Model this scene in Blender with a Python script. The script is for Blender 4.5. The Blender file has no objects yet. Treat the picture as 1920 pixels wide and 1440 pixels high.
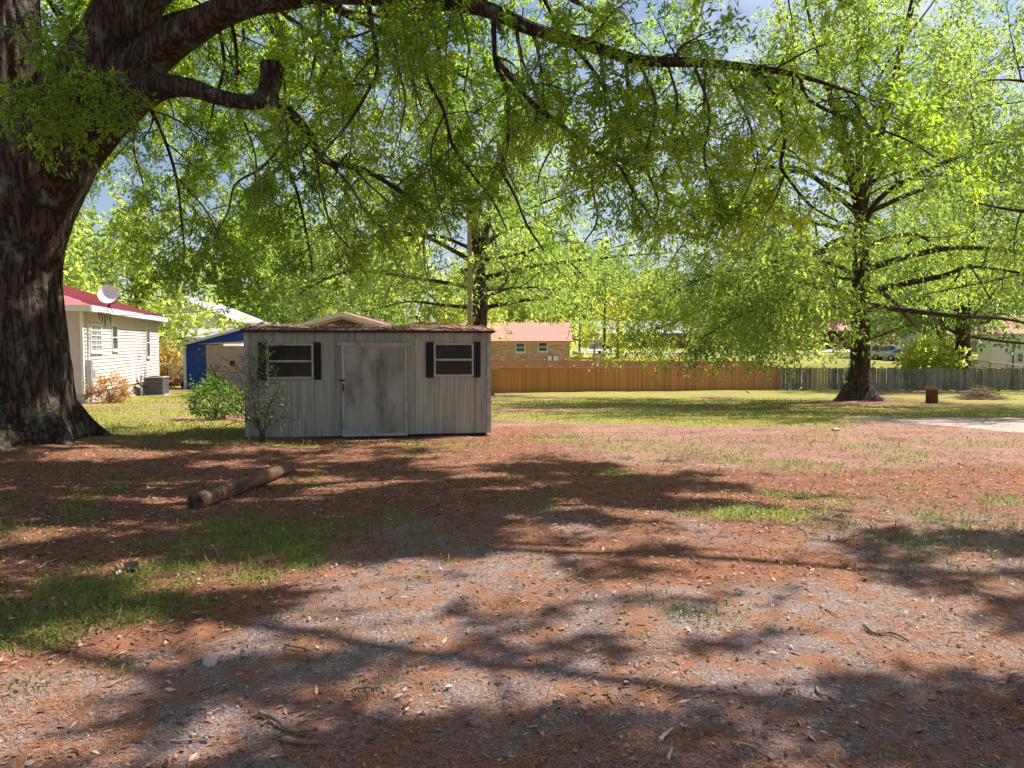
import bpy, bmesh, math, random
import numpy as np
from mathutils import Vector, Matrix

random.seed(7)
RNG = np.random.default_rng(11)
sc = bpy.context.scene
COL = sc.collection

# ------------------------------------------------------------------ camera
F_PX = 1445.0
PITCH = math.atan(75.0 / F_PX)
CAM_Z = 1.6
cam_d = bpy.data.cameras.new("camera")
cam_d.sensor_width = 36.0
cam_d.lens = 36.0 * F_PX / 1920.0
cam_d.clip_start = 0.05
cam_d.clip_end = 3000.0
cam = bpy.data.objects.new("camera", cam_d)
COL.objects.link(cam)
cam.location = (0, 0, CAM_Z)
cam.rotation_euler = (math.pi / 2 - PITCH, 0, 0)
sc.camera = cam

# ------------------------------------------------------------------ sky and sun
SUN_AZ = math.radians(61.0)      # clockwise from +Y towards +X
SUN_EL = math.radians(54.0)
world = bpy.data.worlds.new("World")
sc.world = world
world.use_nodes = True
wn, wl = world.node_tree.nodes, world.node_tree.links
wn.clear()
w_out = wn.new('ShaderNodeOutputWorld')
w_bg = wn.new('ShaderNodeBackground')
w_bg.inputs['Strength'].default_value = 0.072
sky = wn.new('ShaderNodeTexSky')
sky.sky_type = 'NISHITA'
sky.sun_disc = False
sky.sun_elevation = SUN_EL
sky.sun_rotation = SUN_AZ
sky.air_density = 1.0
sky.dust_density = 1.5
sky.ozone_density = 1.2
w_tc = wn.new('ShaderNodeTexCoord')
w_map = wn.new('ShaderNodeMapping')
w_map.inputs['Scale'].default_value = (1.0, 1.0, 2.6)
w_noise = wn.new('ShaderNodeTexNoise')
w_noise.inputs['Scale'].default_value = 2.6
w_noise.inputs['Detail'].default_value = 7
w_noise.inputs['Roughness'].default_value = 0.55
w_ramp = wn.new('ShaderNodeValToRGB')
w_ramp.color_ramp.elements[0].position = 0.50
w_ramp.color_ramp.elements[0].color = (0, 0, 0, 1)
w_ramp.color_ramp.elements[1].position = 0.72
w_ramp.color_ramp.elements[1].color = (0.75, 0.75, 0.75, 1)
w_mix = wn.new('ShaderNodeMixRGB')
w_mix.inputs['Color2'].default_value = (8.0, 8.1, 8.4, 1)
wl.new(w_tc.outputs['Generated'], w_map.inputs['Vector'])
wl.new(w_map.outputs['Vector'], w_noise.inputs['Vector'])
wl.new(w_noise.outputs['Fac'], w_ramp.inputs['Fac'])
wl.new(w_ramp.outputs['Color'], w_mix.inputs['Fac'])
wl.new(sky.outputs['Color'], w_mix.inputs['Color1'])
wl.new(w_mix.outputs['Color'], w_bg.inputs['Color'])
wl.new(w_bg.outputs['Background'], w_out.inputs['Surface'])

sun_d = bpy.data.lights.new("sun", 'SUN')
sun_d.energy = 5.0
sun_d.angle = math.radians(0.5)
sun_d.color = (1.0, 0.95, 0.87)
sun = bpy.data.objects.new("sun", sun_d)
COL.objects.link(sun)
SUN_DIR = Vector((math.sin(SUN_AZ) * math.cos(SUN_EL), math.cos(SUN_AZ) * math.cos(SUN_EL), math.sin(SUN_EL)))
sun.rotation_euler = SUN_DIR.to_track_quat('Z', 'Y').to_euler()
sun.location = (20, 20, 40)

sc.view_settings.view_transform = 'Standard'
sc.view_settings.look = 'None'
sc.view_settings.gamma = 1.0
sc.view_settings.use_curve_mapping = False
sc.view_settings.exposure = 1.0
sc.cycles.max_bounces = 7
sc.cycles.diffuse_bounces = 4
sc.cycles.glossy_bounces = 3
sc.cycles.transmission_bounces = 5
sc.cycles.transparent_max_bounces = 6
sc.cycles.sample_clamp_indirect = 6.0

# ------------------------------------------------------------------ helpers: numbers
def at(px, py, Y):
    """world point at ground depth Y for a direction given in photograph pixels"""
    u, v = (px - 960.0) / F_PX, (720.0 - py) / F_PX
    d = np.array([u, math.cos(PITCH) + v * math.sin(PITCH), -math.sin(PITCH) + v * math.cos(PITCH)])
    return np.array([0, 0, CAM_Z]) + d * (Y / d[1])

def sstep(a, b, x):
    t = np.clip((np.asarray(x, float) - a) / (b - a), 0, 1)
    return t * t * (3 - 2 * t)

def vnoise(x, y, seed=0):
    x = np.asarray(x, float); y = np.asarray(y, float)
    xi, yi = np.floor(x).astype(np.int64), np.floor(y).astype(np.int64)
    xf, yf = x - xi, y - yi
    def h(a, b):
        n = (a * 374761393 + b * 668265263 + seed * 982451653) & 0x7fffffff
        n = ((n ^ (n >> 13)) * 1274126177) & 0x7fffffff
        return ((n ^ (n >> 16)) & 0xffff) / 65535.0
    u, v = xf * xf * (3 - 2 * xf), yf * yf * (3 - 2 * yf)
    return (h(xi, yi) * (1 - u) + h(xi + 1, yi) * u) * (1 - v) + (h(xi, yi + 1) * (1 - u) + h(xi + 1, yi + 1) * u) * v

def fbm(x, y, seed=0, oct=4):
    s, a, t = 0, 0.5, 0
    for o in range(oct):
        s = s + a * vnoise(np.asarray(x) * 2 ** o, np.asarray(y) * 2 ** o, seed + o * 17)
        t += a; a *= 0.5
    return s / t

T1B = (-7.35, 11.5)     # base of the big oak
T2B = (14.4, 32.0)      # base of the oak in the yard

def ground_z(x, y):
    x = np.asarray(x, float); y = np.asarray(y, float)
    zr = np.interp(y, [-50, 13, 50, 66, 84, 105, 125, 160, 400, 1500], [0, 0, -1.62, -1.65, -0.35, 0.4, 0.9, 1.6, 4, 14])
    zl = np.interp(y, [-50, 13, 50, 66, 84, 105, 125, 160, 400, 1500], [0, 0, -1.15, -1.3, -0.35, 0.4, 0.9, 1.6, 4, 14])
    w = sstep(-11, -4, x)
    z = zl * (1 - w) + zr * w
    z = z + 0.10 * (fbm(x * 0.35, y * 0.35, 5) - 0.5) * sstep(2, 6, np.hypot(x, y))
    z = z + 0.035 * (fbm(x * 1.9, y * 1.9, 9) - 0.5)
    for (bx, by, h, r) in ((T1B[0], T1B[1], 0.22, 1.9), (T2B[0], T2B[1], 0.10, 2.2)):
        z = z + h * np.exp(-((x - bx) ** 2 + (y - by) ** 2) / (r * r))
    return z

def gz(x, y):
    return float(ground_z(x, y))

def on_ground(px, py):
    """ground point seen in a direction given in photograph pixels (marching)"""
    lo, hi = 1.5, 200.0
    Y = lo
    while Y < hi:
        p = at(px, py, Y)
        if p[2] < gz(p[0], p[1]):
            break
        Y += 0.02 + Y * 0.002
    p = at(px, py, Y)
    return np.array([p[0], p[1], gz(p[0], p[1])])

# ------------------------------------------------------------------ helpers: objects
def tag(o, label=None, cat=None, group=None, kind=None):
    if label: o['label'] = label
    if cat: o['category'] = cat
    if group: o['group'] = group
    if kind: o['kind'] = kind
    return o

def empty(name, loc, rz=0.0, label=None, cat=None, group=None):
    o = bpy.data.objects.new(name, None)
    o.empty_display_size = 0.2
    COL.objects.link(o)
    o.location = loc
    o.rotation_euler = (0, 0, rz)
    return tag(o, label, cat, group)

def link(name, me, m=None, parent=None, loc=None, rot=None, scale=None):
    o = bpy.data.objects.new(name, me)
    COL.objects.link(o)
    if m is not None and len(me.materials) == 0:
        me.materials.append(m)
    o.parent = parent
    if loc is not None: o.location = loc
    if rot is not None: o.rotation_euler = rot
    if scale is not None: o.scale = scale
    return o

def np_mesh(name, V, Fc, smooth=False, attrs=None):
    V = np.ascontiguousarray(V, dtype=np.float32); Fc = np.ascontiguousarray(Fc, dtype=np.int32)
    me = bpy.data.meshes.new(name)
    n, k = Fc.shape
    me.vertices.add(len(V)); me.vertices.foreach_set("co", V.ravel())
    me.loops.add(n * k); me.loops.foreach_set("vertex_index", Fc.ravel())
    me.polygons.add(n)
    me.polygons.foreach_set("loop_start", np.arange(0, n * k, k, dtype=np.int32))
    if smooth:
        me.polygons.foreach_set("use_smooth", np.ones(n, dtype=bool))
    if attrs:
        for an, av in attrs.items():
            a = me.attributes.new(an, 'FLOAT', 'POINT')
            a.data.foreach_set("value", np.ascontiguousarray(av, dtype=np.float32))
    me.update(calc_edges=True)
    return me

class MB:
    """collects simple solids into one mesh"""
    def __init__(self): self.v = []; self.f = []
    def add(self, vs, fs):
        b = len(self.v)
        self.v += [tuple(float(c) for c in p) for p in vs]
        self.f += [tuple(i + b for i in q) for q in fs]
        return self
    def box(self, x0, x1, y0, y1, z0, z1):
        return self.add([(x0, y0, z0), (x1, y0, z0), (x1, y1, z0), (x0, y1, z0), (x0, y0, z1), (x1, y0, z1), (x1, y1, z1), (x0, y1, z1)],
                        [(3, 2, 1, 0), (4, 5, 6, 7), (0, 1, 5, 4), (1, 2, 6, 5), (2, 3, 7, 6), (3, 0, 4, 7)])
    def prism(self, poly, y0, y1):
        """polygon in x,z (counter-clockwise seen from -y) extruded along y"""
        n = len(poly)
        vs = [(x, y0, z) for x, z in poly] + [(x, y1, z) for x, z in poly]
        fs = [tuple(range(n)), tuple(range(2 * n - 1, n - 1, -1))]
        for i in range(n):
            j = (i + 1) % n
            fs.append((j, i, i + n, j + n))
        return self.add(vs, fs)
    def prism_x(self, poly, x0, x1):
        """polygon in y,z extruded along x"""
        n = len(poly)
        vs = [(x0, y, z) for y, z in poly] + [(x1, y, z) for y, z in poly]
        fs = [tuple(range(n - 1, -1, -1)), tuple(range(n, 2 * n))]
        for i in range(n):
            j = (i + 1) % n
            fs.append((i, j, j + n, i + n))
        return self.add(vs, fs)
    def tube(self, pts, radii, sides=8, cap=True):
        V, Fq = tube_np(np.array(pts, float), np.array(radii, float) if np.ndim(radii) else np.full(len(pts), radii), sides)
        b = len(self.v)
        self.add(V, [tuple(q) for q in Fq])
        if cap:
            n = len(pts)
            self.f.append(tuple(b + i for i in range(sides - 1, -1, -1)))
            self.f.append(tuple(b + (n - 1) * sides + i for i in range(sides)))
        return self
    def lathe(self, prof, c=(0, 0), sides=20, capb=True, capt=True):
        b = len(self.v)
        vs, fs = [], []
        for r, z in prof:
            for k in range(sides):
                a = 2 * math.pi * k / sides
                vs.append((c[0] + r * math.cos(a), c[1] + r * math.sin(a), z))
        for i in range(len(prof) - 1):
            for k in range(sides):
                k2 = (k + 1) % sides
                fs.append((i * sides + k, i * sides + k2, (i + 1) * sides + k2, (i + 1) * sides + k))
        if capb: fs.append(tuple(range(sides - 1, -1, -1)))
        if capt: fs.append(tuple((len(prof) - 1) * sides + k for k in range(sides)))
        return self.add(vs, fs)
    def mesh(self, name='m', smooth=False):
        me = bpy.data.meshes.new(name)
        me.from_pydata(self.v, [], self.f)
        if smooth:
            for p in me.polygons: p.use_smooth = True
        me.update()
        return me
    def build(self, name, m, parent=None, smooth=False, loc=None, rot=None, bevel=0.0):
        me = self.mesh(name, smooth)
        if bevel > 0:
            bm = bmesh.new(); bm.from_mesh(me)
            bmesh.ops.bevel(bm, geom=[e for e in bm.edges], offset=bevel, segments=1, affect='EDGES', clamp_overlap=True)
            bm.to_mesh(me); bm.free()
        return link(name, me, m, parent, loc, rot)

def tube_np(P, R, sides):
    n = len(P)
    T = np.gradient(P, axis=0)
    T /= (np.linalg.norm(T, axis=1, keepdims=True) + 1e-9)
    up = np.array([0.31, 0.17, 0.93]) if abs(T[0][2]) < 0.8 else np.array([0.95, 0.2, 0.1])
    A = np.cross(T, up); A /= (np.linalg.norm(A, axis=1, keepdims=True) + 1e-9)
    B = np.cross(T, A)
    th = np.arange(sides) * 2 * math.pi / sides
    ring = A[:, None, :] * np.cos(th)[None, :, None] + B[:, None, :] * np.sin(th)[None, :, None]
    V = (P[:, None, :] + ring * R[:, None, None]).reshape(-1, 3)
    i = np.arange(n - 1)[:, None] * sides; k = np.arange(sides)[None, :]; k2 = (k + 1) % sides
    Fq = np.stack([i + k, i + sides + k, i + sides + k2, i + k2], axis=-1).reshape(-1, 4)
    return V, Fq

def catmull(P, sub=6):
    P = np.asarray(P, float)
    Q = np.vstack([2 * P[0] - P[1], P, 2 * P[-1] - P[-2]])
    out = []
    for i in range(1, len(Q) - 2):
        for s in range(sub):
            t = s / sub
            a, b, c, d = Q[i - 1], Q[i], Q[i + 1], Q[i + 2]
            out.append(0.5 * ((2 * b) + (-a + c) * t + (2 * a - 5 * b + 4 * c - d) * t * t + (-a + 3 * b - 3 * c + d) * t ** 3))
    out.append(P[-1])
    return np.array(out)

# ------------------------------------------------------------------ materials
def newmat(name):
    m = bpy.data.materials.new(name); m.use_nodes = True
    nt = m.node_tree; nt.nodes.clear()
    out = nt.nodes.new('ShaderNodeOutputMaterial')
    return m, nt, out

def nd(nt, t, **kw):
    n = nt.nodes.new(t)
    for k, v in kw.items():
        if k.startswith('i_'):
            n.inputs[k[2:].replace('_', ' ')].default_value = v
        else:
            setattr(n, k, v)
    return n

def rgba(c): return (c[0], c[1], c[2], 1.0)

def mat(name, c1, c2=None, scale=6.0, rough=0.7, stretch=(1, 1, 1), bump=0.0, bscale=None, detail=6, metallic=0.0, rand=0.0, spec=0.3, lo=0.35, hi=0.65, coord='Object', dirt=None, dirt_scale=1.3, dirt_pos=(0.5, 0.7), dirt_stretch=None):
    """two colours mixed by noise, optional second stain layer, bump, and per-object brightness"""
    m, nt, out = newmat(name)
    L = nt.links.new
    b = nd(nt, 'ShaderNodeBsdfPrincipled')
    b.inputs['Roughness'].default_value = rough
    b.inputs['Metallic'].default_value = metallic
    b.inputs['Specular IOR Level'].default_value = spec
    L(b.outputs[0], out.inputs['Surface'])
    tc = nd(nt, 'ShaderNodeTexCoord')
    mp = nd(nt, 'ShaderNodeMapping'); mp.inputs['Scale'].default_value = stretch
    oi = nd(nt, 'ShaderNodeObjectInfo')
    L(tc.outputs[coord], mp.inputs['Vector'])
    if rand > 0:
        add = nd(nt, 'ShaderNodeVectorMath', operation='MULTIPLY_ADD')
        L(oi.outputs['Random'], add.inputs[0]); add.inputs[1].default_value = (37, 19, 53); L(tc.outputs[coord], add.inputs[2])
        L(add.outputs[0], mp.inputs['Vector'])
    ns = nd(nt, 'ShaderNodeTexNoise'); ns.inputs['Scale'].default_value = scale; ns.inputs['Detail'].default_value = detail
    L(mp.outputs[0], ns.inputs['Vector'])
    rp = nd(nt, 'ShaderNodeValToRGB')
    rp.color_ramp.elements[0].position = lo; rp.color_ramp.elements[1].position = hi
    rp.color_ramp.elements[0].color = rgba(c1); rp.color_ramp.elements[1].color = rgba(c2 or c1)
    L(ns.outputs['Fac'], rp.inputs['Fac'])
    col = rp.outputs['Color']
    if dirt is not None:
        mp2 = nd(nt, 'ShaderNodeMapping'); mp2.inputs['Scale'].default_value = dirt_stretch or (1, 1, 1)
        L(add.outputs[0] if rand > 0 else tc.outputs[coord], mp2.inputs['Vector'])
        n2 = nd(nt, 'ShaderNodeTexNoise'); n2.inputs['Scale'].default_value = dirt_scale; n2.inputs['Detail'].default_value = 8; n2.inputs['Roughness'].default_value = 0.65
        L(mp2.outputs[0], n2.inputs['Vector'])
        r2 = nd(nt, 'ShaderNodeValToRGB'); r2.color_ramp.elements[0].position = dirt_pos[0]; r2.color_ramp.elements[1].position = dirt_pos[1]
        L(n2.outputs['Fac'], r2.inputs['Fac'])
        mx = nd(nt, 'ShaderNodeMixRGB'); mx.inputs['Color2'].default_value = rgba(dirt)
        L(r2.outputs['Color'], mx.inputs['Fac']); L(col, mx.inputs['Color1'])
        col = mx.outputs['Color']
    if rand > 0:
        mr = nd(nt, 'ShaderNodeMapRange'); mr.inputs['To Min'].default_value = 1 - rand; mr.inputs['To Max'].default_value = 1 + rand
        L(oi.outputs['Random'], mr.inputs['Value'])
        hv = nd(nt, 'ShaderNodeHueSaturation')
        L(mr.outputs[0], hv.inputs['Value']); L(col, hv.inputs['Color'])
        col = hv.outputs['Color']
    L(col, b.inputs['Base Color'])
    if bump > 0:
        nb = nd(nt, 'ShaderNodeTexNoise'); nb.inputs['Scale'].default_value = bscale or scale * 3; nb.inputs['Detail'].default_value = 8
        L(mp.outputs[0], nb.inputs['Vector'])
        bp = nd(nt, 'ShaderNodeBump'); bp.inputs['Strength'].default_value = bump; bp.inputs['Distance'].default_value = 0.02
        L(nb.outputs['Fac'], bp.inputs['Height']); L(bp.outputs[0], b.inputs['Normal'])
    return m

def leaf_mat(name, dark, mid, light, trans=0.5, tcol=None, rough=0.45):
    m, nt, out = newmat(name)
    L = nt.links.new
    at_ = nd(nt, 'ShaderNodeAttribute', attribute_name='tint')
    geo = nd(nt, 'ShaderNodeNewGeometry')
    ns = nd(nt, 'ShaderNodeTexNoise'); ns.inputs['Scale'].default_value = 0.55; ns.inputs['Detail'].default_value = 3
    L(geo.outputs['Position'], ns.inputs['Vector'])
    ma = nd(nt, 'ShaderNodeMath', operation='MULTIPLY_ADD'); ma.inputs[1].default_value = 0.9; ma.inputs[2].default_value = -0.45
    L(ns.outputs['Fac'], ma.inputs[0])
    ad = nd(nt, 'ShaderNodeMath', operation='ADD'); L(at_.outputs['Fac'], ad.inputs[0]); L(ma.outputs[0], ad.inputs[1])
    rp = nd(nt, 'ShaderNodeValToRGB')
    e = rp.color_ramp.elements
    e[0].position = 0.0; e[0].color = rgba(dark); e[1].position = 1.0; e[1].color = rgba(light)
    x = e.new(0.5); x.color = rgba(mid)
    L(ad.outputs[0], rp.inputs['Fac'])
    p = nd(nt, 'ShaderNodeBsdfPrincipled'); p.inputs['Roughness'].default_value = rough; p.inputs['Specular IOR Level'].default_value = 0.3
    L(rp.outputs['Color'], p.inputs['Base Color'])
    t = nd(nt, 'ShaderNodeBsdfTranslucent')
    hs = nd(nt, 'ShaderNodeHueSaturation'); hs.inputs['Hue'].default_value = 0.49; hs.inputs['Saturation'].default_value = 1.1; hs.inputs['Value'].default_value = tcol or 4.1
    L(rp.outputs['Color'], hs.inputs['Color']); L(hs.outputs['Color'], t.inputs['Color'])
    mx = nd(nt, 'ShaderNodeMixShader'); mx.inputs['Fac'].default_value = trans
    L(p.outputs[0], mx.inputs[1]); L(t.outputs[0], mx.inputs[2])
    L(mx.outputs[0], out.inputs['Surface'])
    return m

M = {}
M['leaf_near'] = leaf_mat('oak_leaf', (0.056, 0.108, 0.018), (0.104, 0.168, 0.028), (0.190, 0.248, 0.038), 0.6)
M['leaf_mid'] = leaf_mat('yard_oak_leaf', (0.064, 0.108, 0.028), (0.112, 0.165, 0.040), (0.190, 0.238, 0.054), 0.5)
M['leaf_pale'] = leaf_mat('spring_leaf', (0.100, 0.140, 0.040), (0.165, 0.205, 0.054), (0.255, 0.280, 0.075), 0.5)
M['leaf_dark'] = leaf_mat('evergreen_leaf', (0.022, 0.060, 0.020), (0.035, 0.085, 0.024), (0.060, 0.115, 0.030), 0.3)
M['leaf_yellow'] = leaf_mat('yellow_leaf', (0.15, 0.17, 0.040), (0.22, 0.23, 0.050), (0.30, 0.29, 0.065), 0.5)
M['leaf_rust'] = leaf_mat('rusty_leaf', (0.15, 0.075, 0.035), (0.22, 0.12, 0.05), (0.22, 0.20, 0.06), 0.4)
M['leaf_pink'] = leaf_mat('pink_leaf', (0.20, 0.09, 0.08), (0.28, 0.14, 0.11), (0.30, 0.22, 0.12), 0.4)
M['leaf_shrub'] = leaf_mat('shrub_leaf', (0.045, 0.095, 0.018), (0.085, 0.150, 0.026), (0.17, 0.23, 0.055), 0.4)
M['grass'] = leaf_mat('grass_blade', (0.065, 0.100, 0.022), (0.120, 0.155, 0.034), (0.23, 0.225, 0.080), 0.4, tcol=2.4)

M['lawn'] = leaf_mat('lawn_blade', (0.14, 0.155, 0.034), (0.26, 0.25, 0.065), (0.40, 0.34, 0.13), 0.45, tcol=1.8)

def bark_mat(name, c1, c2, lichen=None, lpos=(0.56, 0.62), sc_=1.0, zs=0.22, bump=0.9):
    m, nt, out = newmat(name); L = nt.links.new
    b = nd(nt, 'ShaderNodeBsdfPrincipled'); b.inputs['Roughness'].default_value = 0.9; b.inputs['Specular IOR Level'].default_value = 0.15
    L(b.outputs[0], out.inputs['Surface'])
    tc = nd(nt, 'ShaderNodeTexCoord')
    mp = nd(nt, 'ShaderNodeMapping'); mp.inputs['Scale'].default_value = (sc_, sc_, sc_ * zs)
    L(tc.outputs['Object'], mp.inputs['Vector'])
    vo = nd(nt, 'ShaderNodeTexNoise'); vo.inputs['Scale'].default_value = 9; vo.inputs['Detail'].default_value = 3.5; vo.inputs['Roughness'].default_value = 0.5
    n0 = nd(nt, 'ShaderNodeTexNoise'); n0.inputs['Scale'].default_value = 6; n0.inputs['Detail'].default_value = 6
    L(mp.outputs[0], n0.inputs['Vector'])
    av = nd(nt, 'ShaderNodeVectorMath', operation='MULTIPLY_ADD'); av.inputs[1].default_value = (0.25, 0.25, 0.25)
    L(n0.outputs['Color'], av.inputs[0]); L(mp.outputs[0], av.inputs[2]); L(av.outputs[0], vo.inputs['Vector'])
    r0 = nd(nt, 'ShaderNodeValToRGB'); r0.color_ramp.elements[0].position = 0.0; r0.color_ramp.elements[1].position = 0.16
    r0.color_ramp.elements[0].color = rgba([v * 0.35 for v in c1]); r0.color_ramp.elements[1].color = (1, 1, 1, 1)
    rd = nd(nt, 'ShaderNodeMath', operation='MULTIPLY_ADD'); rd.inputs[1].default_value = 2.0; rd.inputs[2].default_value = -1.0
    ra = nd(nt, 'ShaderNodeMath', operation='ABSOLUTE')
    L(vo.outputs['Fac'], rd.inputs[0]); L(rd.outputs[0], ra.inputs[0]); L(ra.outputs[0], r0.inputs['Fac'])
    n1 = nd(nt, 'ShaderNodeTexNoise'); n1.inputs['Scale'].default_value = 14; n1.inputs['Detail'].default_value = 8; n1.inputs['Roughness'].default_value = 0.7
    L(mp.outputs[0], n1.inputs['Vector'])
    r1 = nd(nt, 'ShaderNodeValToRGB'); r1.color_ramp.elements[0].position = 0.3; r1.color_ramp.elements[1].position = 0.7
    r1.color_ramp.elements[0].color = rgba(c1); r1.color_ramp.elements[1].color = rgba(c2)
    L(n1.outputs['Fac'], r1.inputs['Fac'])
    mu = nd(nt, 'ShaderNodeMixRGB', blend_type='MULTIPLY'); mu.inputs['Fac'].default_value = 0.75
    L(r1.outputs['Color'], mu.inputs['Color1']); L(r0.outputs['Color'], mu.inputs['Color2'])
    col = mu.outputs['Color']
    if lichen:
        n2 = nd(nt, 'ShaderNodeTexNoise'); n2.inputs['Scale'].default_value = 2.6; n2.inputs['Detail'].default_value = 9; n2.inputs['Roughness'].default_value = 0.68
        L(tc.outputs['Object'], n2.inputs['Vector'])
        r2 = nd(nt, 'ShaderNodeValToRGB'); r2.color_ramp.elements[0].position = lpos[0]; r2.color_ramp.elements[1].position = lpos[1]
        L(n2.outputs['Fac'], r2.inputs['Fac'])
        mx = nd(nt, 'ShaderNodeMixRGB'); mx.inputs['Color2'].default_value = rgba(lichen)
        ml = nd(nt, 'ShaderNodeMath', operation='MULTIPLY'); ml.inputs[1].default_value = 0.8
        L(r2.outputs['Color'], ml.inputs[0]); L(ml.outputs[0], mx.inputs['Fac']); L(col, mx.inputs['Color1'])
        col = mx.outputs['Color']
    L(col, b.inputs['Base Color'])
    hm = nd(nt, 'ShaderNodeMath', operation='MULTIPLY_ADD'); hm.inputs[1].default_value = 0.35
    L(n1.outputs['Fac'], hm.inputs[0]); L(r0.outputs['Color'], hm.inputs[2])
    bp = nd(nt, 'ShaderNodeBump'); bp.inputs['Strength'].default_value = bump; bp.inputs['Distance'].default_value = 0.03
    L(hm.outputs[0], bp.inputs['Height']); L(bp.outputs[0], b.inputs['Normal'])
    return m

M['bark_big'] = bark_mat('big_oak_bark', (0.052, 0.035, 0.026), (0.112, 0.077, 0.055), (0.18, 0.20, 0.155), (0.55, 0.66), sc_=1.25, zs=0.16)
M['bark'] = bark_mat('oak_bark', (0.070, 0.046, 0.034), (0.135, 0.094, 0.070), None)
M['bark_grey'] = bark_mat('grey_bark', (0.10, 0.085, 0.07), (0.19, 0.165, 0.14), None)
M['twig'] = mat('twig_bark', (0.060, 0.043, 0.033), (0.105, 0.078, 0.06), 20, 0.9)

# ------------------------------------------------------------------ ground zones
def zone(x, y):
    """weights of grass, gravel, dirt, slab (litter is what is left)"""
    x = np.asarray(x, float); y = np.asarray(y, float)
    n1 = fbm(x * 0.9, y * 0.9, 21, 5); n2 = fbm(x * 2.7, y * 2.7, 33, 4); n3 = fbm(x * 0.28, y * 0.28, 41, 4)
    e = (n1 - 0.5) * 1.6 + (n2 - 0.5) * 0.9
    grass = np.zeros_like(x)
    def patch(cx, cy, rx, ry, ang, amp):
        c, s = math.cos(ang), math.sin(ang)
        u = ((x - cx) * c + (y - cy) * s) / rx; v = (-(x - cx) * s + (y - cy) * c) / ry
        return amp * np.clip(1.15 - np.sqrt(u * u + v * v), 0, 1)
    for p in ((-2.15, 6.0, 0.85, 2.0, 0.25, 1.0), (-2.5, 4.5, 0.8, 1.1, 0.3, 0.9), (-3.6, 6.2, 0.6, 0.5, 0, .6), (-2.4, 8.6, 0.5, 1.3, 0.2, 0.8), (-3.6, 12.2, 2.2, 0.7, 0.1, 0.95), (-5.2, 13.6, 1.4, 1.3, 0, 0.7),
              (0.6, 13.3, 0.9, 0.5, 0.1, 0.9), (1.3, 9.5, 0.8, 0.45, 0.1, 0.9), (-0.6, 9.0, 1.0, 0.5, 0.2, 0.6), (2.3, 7.4, 0.9, 0.65, -0.1, 1.0), (4.3, 8.6, 1.0, 0.35, -0.05, 0.9),
              (3.6, 10.4, 0.8, 0.3, 0, 0.8), (1.4, 12.0, 0.7, 0.35, 0, 0.8), (-3.0, 3.6, 0.7, 0.6, 0.2, 0.65), (3.4, 6.6, 0.9, 0.4, 0, 0.45), (-6.0, 9.0, 0.5, 0.6, 0, 0.4), (-1.6, 12.3, 2.2, 0.45, 0.12, 0.8), (-3.4, 10.6, 1.3, 0.7, 0.1, 0.75), (2.6, 12.6, 1.6, 0.4, 0, 0.65), (5.6, 9.6, 1.6, 0.4, 0.1, 0.6), (0.2, 7.9, 1.2, 0.4, 0.1, 0.55), (-5.8, 12.6, 1.2, 0.6, 0, 0.8), (3.0, 8.2, 1.4, 0.5, -0.1, 0.7)):
        grass = np.maximum(grass, patch(*p))
    n5 = fbm(x * 6.5, y * 5.0, 55, 3)
    grass = sstep(0.08, 1.0, grass * 1.1 + e * 0.8) * (0.14 + 0.86 * sstep(0.36, 0.57, 0.5 * n2 + 0.5 * n5))
    grass = np.maximum(grass, 0.65 * sstep(0.47, 0.64, n1) * sstep(0.40, 0.56, n5) * sstep(15, 12, y) * sstep(4.5, 7, y))
    lawn_y = 18.5 + 3.0 * (n3 - 0.5) * 2 - 0.25 * np.clip(x, -8, 4)
    lawn = sstep(-1.2, 2.2, y - lawn_y + e * 1.5)
    left_lawn = sstep(-1, 1, 14.6 - 0.1 * (x + 8) - y) * 0
    lawn = np.maximum(lawn, sstep(-0.8, 0.8, y - 14.2 + e) * sstep(-4.0, -5.5, x))
    straw = sstep(0.50, 0.66, fbm(x * 0.16, y * 0.42, 77, 4))
    lawn = lawn * (1 - 0.75 * straw * sstep(75, 60, y))
    lawn = lawn * (1 - 0.9 * np.exp(-(((x - T2B[0]) / 3.6) ** 2 + ((y - T2B[1] + 1) / 2.4) ** 2)))
    grass = np.maximum(grass, lawn)
    gravel = sstep(0.3, 0.75, sstep(6.6, 3.6, y + 0.35 * np.abs(x - 0.8) * (x < 0.8) + 0.05 * x) + e * 0.75)
    gravel = np.maximum(gravel, 0.65 * sstep(0.45, 0.7, n1 + 0.2 * sstep(9, 5, y)) * sstep(10.5, 6.5, y) * sstep(-2.2, -0.8, x))
    dirt0 = sstep(15, 18, y + e)
    dirt = sstep(9.0, 11.0, y + e) * sstep(21, 17, y + e) * sstep(-0.3, 1.8, x + e)
    dirt = np.maximum(dirt, dirt0)
    slab = sstep(12.6, 13.6, y + 0.25 * e) * sstep(20, 19, y + 0.3 * e) * sstep(-0.25, 0.35, x - (8.2 + 0.30 * (19 - y)) + 0.4 * e)
    grass = grass * (1 - slab)
    return grass, gravel, dirt, slab

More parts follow.
